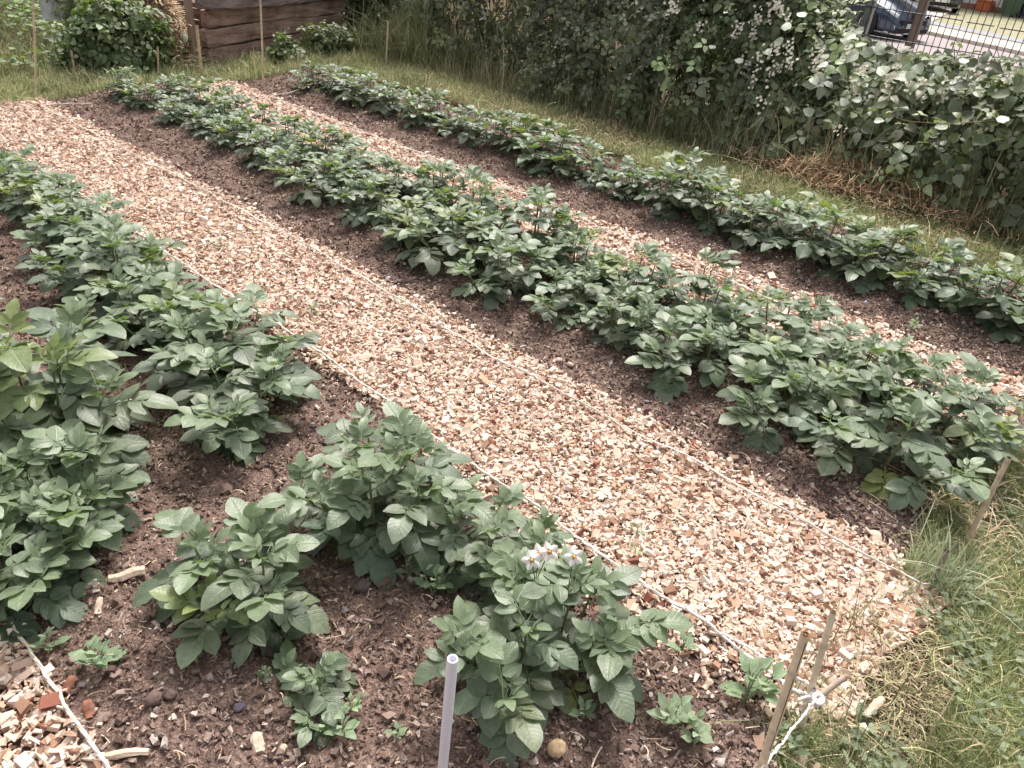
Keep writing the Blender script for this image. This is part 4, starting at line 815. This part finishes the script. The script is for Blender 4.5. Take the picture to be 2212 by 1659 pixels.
lump('stone', 'dark round clod on the open soil left of the flowering plant', 'stone', 785, 1280, (.05, .036, .03), (.13, .10, .10), 6, grp=gs)
lump('stone', 'rough brown clod right of the dark round one', 'stone', 832, 1268, (.05, .03, .03), (.17, .11, .09), 7, grp=gs)
lump('stone', 'brown stone beside the corner chips, the larger of two touching', 'stone', 342, 1540, (.04, .032, .025), (.15, .105, .09), 8, grp=gs)
lump('stone', 'brown stone touching the right side of the larger one near the corner chips', 'stone', 375, 1528, (.026, .025, .022), (.14, .10, .09), 9, grp=gs)
lump('stone', 'small slate grey stone left of the young potato plant', 'stone', 520, 1545, (.030, .022, .014), (.15, .13, .17), 10, grp=gs)
lump('stone', 'flat lilac-grey stone behind the nearest leftmost plant', 'stone', 520, 1140, (.028, .02, .014), (.12, .10, .14), 11, grp=gs)
lump('stone', 'light round pebble on bare soil below the nearest leftmost plant', 'stone', 380, 1388, (.022, .018, .014), (.62, .52, .45), 12, grp=gs)
lump('stone', 'pinkish pebble on the dark soil under the big bushy plant', 'stone', 655, 1170-265, (.03, .025, .018), (.40, .30, .28), 13, grp=gs)
lump('stone', 'white pebble on the soil at the near end of the middle bed', 'stone', 1510, 1110, (.018, .016, .014), (.7, .62, .55), 14, grp=gs)
lump('stone', 'pale stone near the upper string in the middle bed', 'stone', 1205, 788, (.035, .03, .02), (.45, .36, .32), 15, grp=gs)
lump('stone', 'grey cobble beside the far path string near the back bed', 'stone', 1330, 560, (.05, .035, .02), (.5, .44, .40), 16, grp=gs)
lump('stone', 'pale stone beside the clear tube, the lower one', 'stone', 1010, 1540-90, (.02, .018, .012), (.66, .56, .48), 17, grp=gs)
lump('stone', 'peach-coloured stone next to the knot in the far string', 'stone', 1995, 748, (.035, .03, .022), (.66, .44, .30), 18, grp=gs)
lump('stone', 'bluish grey glassy pebble in the soil above the path string', 'stone', 838, 605, (.035, .02, .01), (.35, .38, .46), 19, grp=gs)
lump('stone', 'blue-grey shard lying on the wide path chips', 'stone', 765, 745, (.03, .02, .01), (.5, .54, .62), 20, grp=gs)
lump('stone', 'lilac shard on the soil right of the rope end', 'stone', 1640, 1450, (.035, .025, .01), (.5, .48, .55), 21, grp=gs)
M_pale = colmat('pale_split_wood', (.46, .34, .25), (.74, .62, .50), 30, .85, .15, .003, (.3, 3, 3))
M_red = colmat('red_bark', (.22, .10, .07), (.34, .16, .11), 30, .85, .2, .003, (.5, 3, 3))
def splinter(label, px, py, d, rz, m=None, grp='wood pieces', tilt=.1, z=None):
    g = G(px, py, 0); mb = MB(); nx = 9; V = []; k = 6; tw = rg.uniform(-.3, .3)
    for i in range(nx):
        f = i/(nx-1)-.5; s = (1-.35*abs(f)*2*rg.uniform(.4, 1.2))
        for j in range(k):
            a = j*math.pi/3+tw*f; V.append([f*d[0], math.cos(a)*d[1]/2*s*rg.uniform(.85, 1.1), math.sin(a)*d[2]/2*s*rg.uniform(.85, 1.1)+.006*math.sin(f*5)])
    Fq = [[i*k+j, i*k+(j+1) % k, (i+1)*k+(j+1) % k, (i+1)*k+j] for i in range(nx-1) for j in range(k)]+[[5, 2, 1, 0], [5, 4, 3, 2]]+[[(nx-1)*k+q for q in f] for f in ([0, 1, 2, 5], [2, 3, 4, 5])]
    mb.add(V, Fq); o = mb.build('wood_piece', m or M_pale); o.location = (g[0], g[1], float(gh(g[0], g[1]))+d[2]*.35+(z or .004)); o.rotation_euler = (rg.uniform(-.2, .2), tilt*rg.uniform(-1, 1), rz); tag(o, label, 'wood piece', grp)
splinter('big pale split log piece on the soil between the two nearest leftmost plants', 285, 1280, (.085, .034, .026), -.45)
splinter('curved pale splinter on the soil below the split log piece', 225, 1345, (.045, .016, .008), 1.0)
splinter('long pale stick poking in at the bottom left edge', 265, 1650, (.12, .022, .018), -.75)
splinter('small brick-red wood block by the corner string', 198, 1553, (.040, .026, .014), 1.2, M_red)
splinter('dark red bark piece on the corner chips near the fat hen seedling', 158, 1500, (.038, .026, .012), .6, M_red)
splinter('long cream offcut lying on the wide path chips', 852, 772, (.09, .030, .012), -1.2, z=.02)
splinter('broad cream chip beside the offcut on the wide path', 790, 790, (.055, .035, .012), .2, z=.02)
splinter('pale forked splinter in the middle of the wide path', 1010, 950, (.10, .018, .012), -.1, z=.02)
splinter('upright pale sliver left of the rope on the bed edge', 1468, 1350, (.07, .013, .008), 1.35, z=.01)
splinter('brown split stick lying near the weed on the wide path', 1340, 1130, (.12, .02, .01), -.55, colmat('brown_wood', (.2, .12, .08), (.36, .25, .18), 30, .9, .1, .002), z=.02)
splinter('large pale chip leaning on the end of the upper string', 1885, 1180, (.055, .04, .014), .5, z=.01)
splinter('pale chip lying in the turf below the upper string end', 1930, 1298, (.06, .018, .010), .1, z=.03)
splinter('pale broken splint in the turf right of the knotted cane', 1880, 1540, (.08, .02, .010), -.2, z=.03)
splinter('small cream chip on the soil under the flowering plant', 1520, 1500, (.03, .018, .010), -.3)
splinter('pale flat chip beside the far path string', 1170, 650-55, (.06, .03, .012), -.4, z=.01)
splinter('pale splint on the back bed soil near the string', 1520, 552, (.07, .03, .012), -.3, z=.006)
splinter('white chip below the clear tube at the bottom edge', 610, 1640, (.03, .016, .008), .3)
splinter('knobbly pale root piece at the bottom edge', 560, 1625, (.045, .03, .02), 1.2)
mb = MB()
g = G(12, 1372, .03); leaflets(mb, np.zeros((1, 3)), np.array([[.6, -.6, .05]]), np.array([[0, 0, 1.0]]), .07, .05, .15, .2, (.80, .52, .05), 'ovate', .05, 5); o = mb.build('fallen_leaf', M_weed, None, True); o.location = g; tag(o, 'bright yellow dead leaf at the left picture edge', 'fallen leaf')

# ------------------------------------------------------------------ mesh fence and posts
M_fence = colmat('fence_green_black', (.025, .028, .026), (.05, .052, .048), 30, .5, .4, .0003); M_galv = colmat('galvanised', (.30, .31, .32), (.42, .43, .44), 12, .45, .5, .0005, None, .6)
e = empty('mesh_fence', (7, 1.5, 0)); tag(e, 'dark wire mesh fence panel standing behind the bramble hedge', 'fence')
mb = MB(); Y0, Y1 = -1.6, 9.0
for k in range(int((Y1-Y0)/.05)):
    y = Y0+k*.05-1.5; tube(mb, [(0, y, -.05), (0, y, 1.93)], .0033, 5)
for z in [.10, .30, .50, .70, .90, 1.31, 1.51, 1.71, 1.90]:
    for dx in (-.007, .007): tube(mb, [(dx, Y0-1.5, z), (dx, Y1-1.5, z)], .0042, 5)
for a, b2, dz in ((Y0, 1.435, -.012), (1.475, 1.665, -.006), (1.70, Y1, 0)):
    for dx in (-.007, .007): tube(mb, [(dx, a-1.5, 1.106+dz), (dx, b2-1.5, 1.106+dz)], .0042, 5)
mb.build('wire_panel', M_fence, e)
yp = at3(1875, 40, 7.06)[1]
for k, y in enumerate((yp, yp+2.6, yp+5.2, yp-2.6)):
    mb = MB(); box(mb, (.045, y-1.5, .95), (.06, .06, 2.0), 0, (1, 1, 1), .004); mb.build('fence_post', M_galv, e)
yb = at3(1982, 50, 7.35); mb = MB(); box(mb, (0, 0, 0.6), (.065, .065, 2.7), 0, (1, 1, 1), .006); o = mb.build('wooden_post', colmat('post_brown', (.28, .20, .16), (.44, .34, .28), 14, .85, .2, .003, (3, 3, .3))); o.location = (7.35, yb[1], -.1); tag(o, 'brown square wooden post right of the car, behind the fence', 'post')

# ------------------------------------------------------------------ cars, house, bins beyond the fence
M_paint = colmat('dark_blue_paint', (.025, .045, .085), (.035, .06, .10), 3, .25, .5, 0, None, .5, 1.0); M_glass = colmat('car_glass', (.02, .025, .03), (.03, .035, .04), 3, .05, .6, 0)
M_black = colmat('black_rubber', (.012, .012, .013), (.025, .025, .025), 30, .7, .3, 0); M_chrome = colmat('silver_trim', (.55, .56, .58), (.68, .69, .7), 10, .25, .5, 0, None, .9); M_lamp = colmat('headlamp', (.6, .66, .72), (.8, .84, .88), 10, .1, .6, 0); M_plate = colmat('plate_white', (.75, .75, .72), (.8, .8, .78), 5, .5, .4, 0)
M_grey = colmat('grey_paint', (.06, .065, .07), (.08, .085, .09), 3, .3, .5, 0, None, .4, 1.0)
def car(label, loc, rz, paint, s=1.0, tall=0.0, plate=None):
    e = empty('parked_car', loc, rz, s); tag(e, label, 'car'); zb = .2
    St = [(-2.1, .62, .75, .80, .50), (-2.0, .80, .92, 1.0, .60), (-1.75, .87, .98, 1.36, .60), (-1.2, .89, .98, 1.46, .62), (-.3, .90, .97, 1.50, .64), (.35, .90, .96, 1.44, .62), (.75, .90, .95, 1.24, .64), (1.15, .89, .93, .99, .70), (1.6, .87, .84, .88, .66), (1.95, .82, .70, .75, .60), (2.12, .70, .52, .58, .52), (2.18, .55, .42, .46, .42)]
    ring = lambda h, bz, tz, rw: [(0, zb), (h*.93, zb), (h, .32), (h, .62 if bz > .66 else bz*.9), (h*.98, bz+tall*.3), (rw+(h-rw)*.12, tz-.05+tall), (rw*.8, tz+tall), (0, tz+.02+tall)]
    body = MB(); gl = MB(); P = []
    for x, h, bz, tz, rw in St:
        r_ = ring(h, bz, tz, rw); P.append([(x, y, z) for y, z in r_]+[(x, -y, z) for y, z in r_[::-1]])
    P = np.array(P); k = P.shape[1]; V = P.reshape(-1, 3); Fb, Fg = [], []
    for i in range(len(St)-1):
        for j in range(k-1):
            f = [i*k+j, (i+1)*k+j, (i+1)*k+j+1, i*k+j+1]; side = j in (4, k-6); top = j in (5, 6, 7, 8, 9)
            gls = (side and 2 <= i <= 6) or (i in (5, 6) and j in (5, 6, 7, 8, 9)) or (i == 1 and j in (5, 6, 7, 8, 9)); (Fg if gls else Fb).append(f)
    n0 = 0; Fb.append([q for q in (0, 3, 4, 7)]); Fb += [[0, 1, 2, 3], [4, 5, 6, 7], [8, 9, 10, 11], [8, 11, 12, 15], [12, 13, 14, 15]]; o_ = (len(St)-1)*k; Fb += [[o_+q for q in f[::-1]] for f in ([0, 1, 2, 3], [0, 3, 4, 7], [4, 5, 6, 7], [8, 9, 10, 11], [8, 11, 12, 15], [12, 13, 14, 15])]
    body.add(V, Fb); gl.add(V, Fg); body.build('body', paint, e, True); gl.build('window', M_glass, e, True)
    for x in (1.32, -1.28):
        for sy in (-1, 1):
            a = MB(); rings(a, [(.0, .87*sy), (.385, .87*sy), (.385, .906*sy), (.30, .915*sy)], 24, (x, 0, .335), axis='y'); a.build('wheel_arch', M_black, e, True)
            t_ = MB(); rings(t_, [(.20, .89*sy), (.32, .885*sy), (.325, .91*sy), (.30, .935*sy), (.235, .94*sy), (.225, .92*sy)], 24, (x, 0, .325), axis='y'); w_ = t_.build('wheel', M_black, e, True)
            r2 = MB(); rings(r2, [(.232, .932*sy), (.225, .945*sy), (.205, .942*sy), (.20, .915*sy)], 24, (x, 0, .325), axis='y'); rings(r2, [(.001, .945*sy), (.045, .942*sy), (.05, .92*sy)], 12, (x, 0, .325), axis='y')
            for q in range(10):
                th = q*.6283; c_ = np.array([x+math.cos(th)*.125, .932*sy, .325+math.sin(th)*.125]); V2 = BOXV*np.array([.19, .012, .026]); V2 = np.stack([V2[:, 0]*math.cos(th)-V2[:, 2]*math.sin(th), V2[:, 1], V2[:, 0]*math.sin(th)+V2[:, 2]*math.cos(th)], -1); r2.add(V2+c_, BOXF)
            r2.build('rim', M_chrome, w_)
    for sy in (-1, 1):
        h_ = MB(); tube(h_, [(1.72, .80*sy, .74), (1.92, .74*sy, .70), (2.08, .56*sy, .62)], [.03, .065, .05], 8); h_.build('headlight', M_lamp, e, True)
        h_ = MB(); tube(h_, [(2.09, .62*sy, .36), (2.14, .60*sy, .36)], .055, 10); h_.build('fog_light', M_lamp, e, True)
        h_ = MB(); box(h_, (.62, 1.0*sy, 1.02+tall*.3), (.12, .16, .11), 0, (1, 1, 1), .02); h_.build('wing_mirror', paint, e, True)
    g_ = MB(); box(g_, (2.17, 0, .50), (.06, .95, .13), 0, (1, 1, 1), .02); box(g_, (2.13, 0, .28), (.12, 1.2, .12), 0, (1, 1, 1), .02); g_.build('grille', M_black, e)
    g_ = MB(); tube(g_, [(1.95, -.80, .22), (2.13, -.55, .20), (2.19, 0, .20), (2.13, .55, .20), (1.95, .80, .22)], .022, 6); g_.build('bumper_trim', M_chrome, e, True)
    pl = MB(); box(pl, (2.205, 0, .40), (.012, .52, .115), 0, (1, 1, 1), .003); plo = pl.build('number_plate', M_plate, e)
    if plate:
        cu = bpy.data.curves.new('plate_letters', 'FONT'); cu.body = plate; cu.size = .105; cu.align_x = 'CENTER'; cu.align_y = 'CENTER'; cu.extrude = .001; cu.materials.append(M_black); tmp = bpy.data.objects.new('tmp_letters', cu); COL.objects.link(tmp); bpy.context.view_layer.update(); tme = bpy.data.meshes.new_from_object(tmp.evaluated_get(bpy.context.evaluated_depsgraph_get())); bpy.data.objects.remove(tmp); to = bpy.data.objects.new('plate_letters', tme); COL.objects.link(to); to.parent = plo
        to.matrix_local = Matrix(((0, 0, 1, 2.2135), (1, 0, 0, 0), (0, 1, 0, .40), (0, 0, 0, 1)))
    return e
cp = lambda x, y, z=ZR+.10: G((3200+x/2.6587)/1.8228, y/2.6587/1.8228, z)
hd = -RD; fr = cp(985, 402); c0 = fr-hd*2.1; car('dark blue hatchback parked at the kerb, front wheel and number plate towards the garden', (c0[0], c0[1], ZR+.02), math.atan2(hd[1], hd[0]), M_paint, 1.0, 0, 'LC61 WVR')
p = cp(1190, 118); az = math.atan2(-p[1], -p[0])+.35; car('dark tall car parked on the drive before the white house, mostly above the frame', (p[0]+1.9, p[1]+.9, ZR+.12), az, M_grey, 1.05, .25)
M_wall = colmat('white_render', (.72, .71, .70), (.80, .79, .78), 3, .9, .2, .001)
m, t, b = mat('red_brick', .9, .2); br = N(t, 'ShaderNodeTexBrick', i_Scale=4.4); br.inputs['Color1'].default_value = (.30, .10, .07, 1); br.inputs['Color2'].default_value = (.38, .15, .10, 1); br.inputs['Mortar'].default_value = (.35, .28, .25, 1)
mpn = N(t, 'ShaderNodeMapping'); mpn.inputs['Rotation'].default_value = (math.radians(90), 0, math.radians(90)); t.links.new(objco(t), mpn.inputs[0]); t.links.new(mpn.outputs[0], br.inputs['Vector']); t.links.new(br.outputs[0], b.inputs['Base Color']); M_brick = m
a1, a2 = cp(1340, 52), cp(1760, 112); dv = norm((a2-a1)*[1, 1, 0]); rzh = math.atan2(dv[1], dv[0]); mid_ = a1+dv*1.0
e = empty('house', (a1[0], a1[1], ZR), rzh); tag(e, 'white rendered house wall on a red brick plinth across the road', 'house')
for nm, c_, d_, m_ in (('wall', (1.5, 4.04, 2.8), (16, 8, 5.0), M_wall), ('brick_plinth', (1.5, 4.0, .15), (16.06, 8.1, .34), M_brick)):
    mb = MB(); box(mb, (0, 0, 0), d_); o = mb.build(nm, m_, e); o.location = c_
mb = MB(); V = [(-6.8, -.3, 5.2), (9.8, -.3, 5.2), (9.8, 8.4, 5.2), (-6.8, 8.4, 5.2), (-6.8, 4, 8), (9.8, 4, 8)]; mb.add(V, [[0, 1, 5, 4], [2, 3, 4, 5], [0, 4, 3, 3], [1, 2, 5, 5], [0, 3, 2, 1]]); mb.build('roof', colmat('roof_tiles', (.2, .1, .08), (.3, .16, .12), 10), e)
for x_ in (-3.4, 4.8):
    mb = MB(); box(mb, (0, 0, 0), (1.5, .08, 1.2), 0, (1, 1, 1), .01); f_ = mb.build('window', M_plate, e); f_.location = (x_, .02, 2.0); mb = MB(); box(mb, (0, -.045, 0), (1.3, .02, 1.0)); mb.build('pane', M_glass, f_)
mb = MB(); box(mb, (0, 0, 0), (.95, .08, 2.1), 0, (1, 1, 1), .01); d_ = mb.build('door', M_plate, e); d_.location = (2.65, .01, 1.36)
def wbin(label, p, rz, col, col2):
    e = empty('wheelie_bin', (p[0], p[1], ZR+.10), rz); tag(e, label, 'wheelie bin', 'wheelie bins by the house'); m_ = colmat('bin_plastic', col, col2, 6, .5, .4, .0005); mb = MB()
    V = [(-.22, -.26, .06), (.22, -.26, .06), (.22, .22, .06), (-.22, .22, .06), (-.29, -.36, 1.0), (.29, -.36, 1.0), (.29, .36, 1.0), (-.29, .36, 1.0)]; mb.add(V, BOXF); mb.build('bin_body', m_, e)
    mb = MB(); box(mb, (0, .0, 1.03), (.62, .78, .06), 0, (1, 1, 1), .015); mb.build('lid', m_, e); mb = MB(); tube(mb, [(-.2, .42, .98), (.2, .42, .98)], .018, 8); mb.build('handle', m_, e)
    for sx in (-1, 1):
        mb = MB(); rings(mb, [(.001, .24*sx), (.10, .24*sx), (.10, .29*sx), (.001, .29*sx)], 18, (0, .28, .10), axis='x'); mb.build('wheel', M_black, e, True)
p = cp(2010, 172); wbin('green wheelie bin against the white house', p+[.3, -.05, 0], rzh-.9, (.07, .12, .07), (.10, .16, .09))
p = cp(2165, 188); wbin('dark blue wheelie bin at the right picture edge', p+[.3, -.1, 0], rzh-.9, (.02, .03, .06), (.03, .04, .08))
p = cp(1780, 118); e = empty('planter', (p[0], p[1], ZR+.10), rzh); tag(e, 'orange box-shaped planter at the foot of the house wall', 'planter'); mb = MB()
box(mb, (0, 0, .20), (.55, .42, .38), 0, (1, 1, 1), .02); mb.build('planter_box', colmat('orange_plastic', (.62, .16, .06), (.72, .22, .09), 6), e); mb = MB(); box(mb, (0, 0, .40), (.60, .47, .05), 0, (1, 1, 1), .01); mb.build('rim', colmat('orange_rim', (.55, .14, .05), (.62, .18, .07), 6), e)
p = cp(1865, 125); mb = MB(); rings(mb, [(.001, 0), (.13, 0), (.19, .30), (.21, .30), (.21, .35), (.18, .35), (.17, .28), (.001, .28)], 18); o = mb.build('flower_pot', colmat('pink_clay', (.55, .30, .26), (.66, .40, .34), 8), None, True); o.location = (p[0], p[1], ZR+.10); tag(o, 'pinkish clay pot right of the orange planter', 'flower pot')
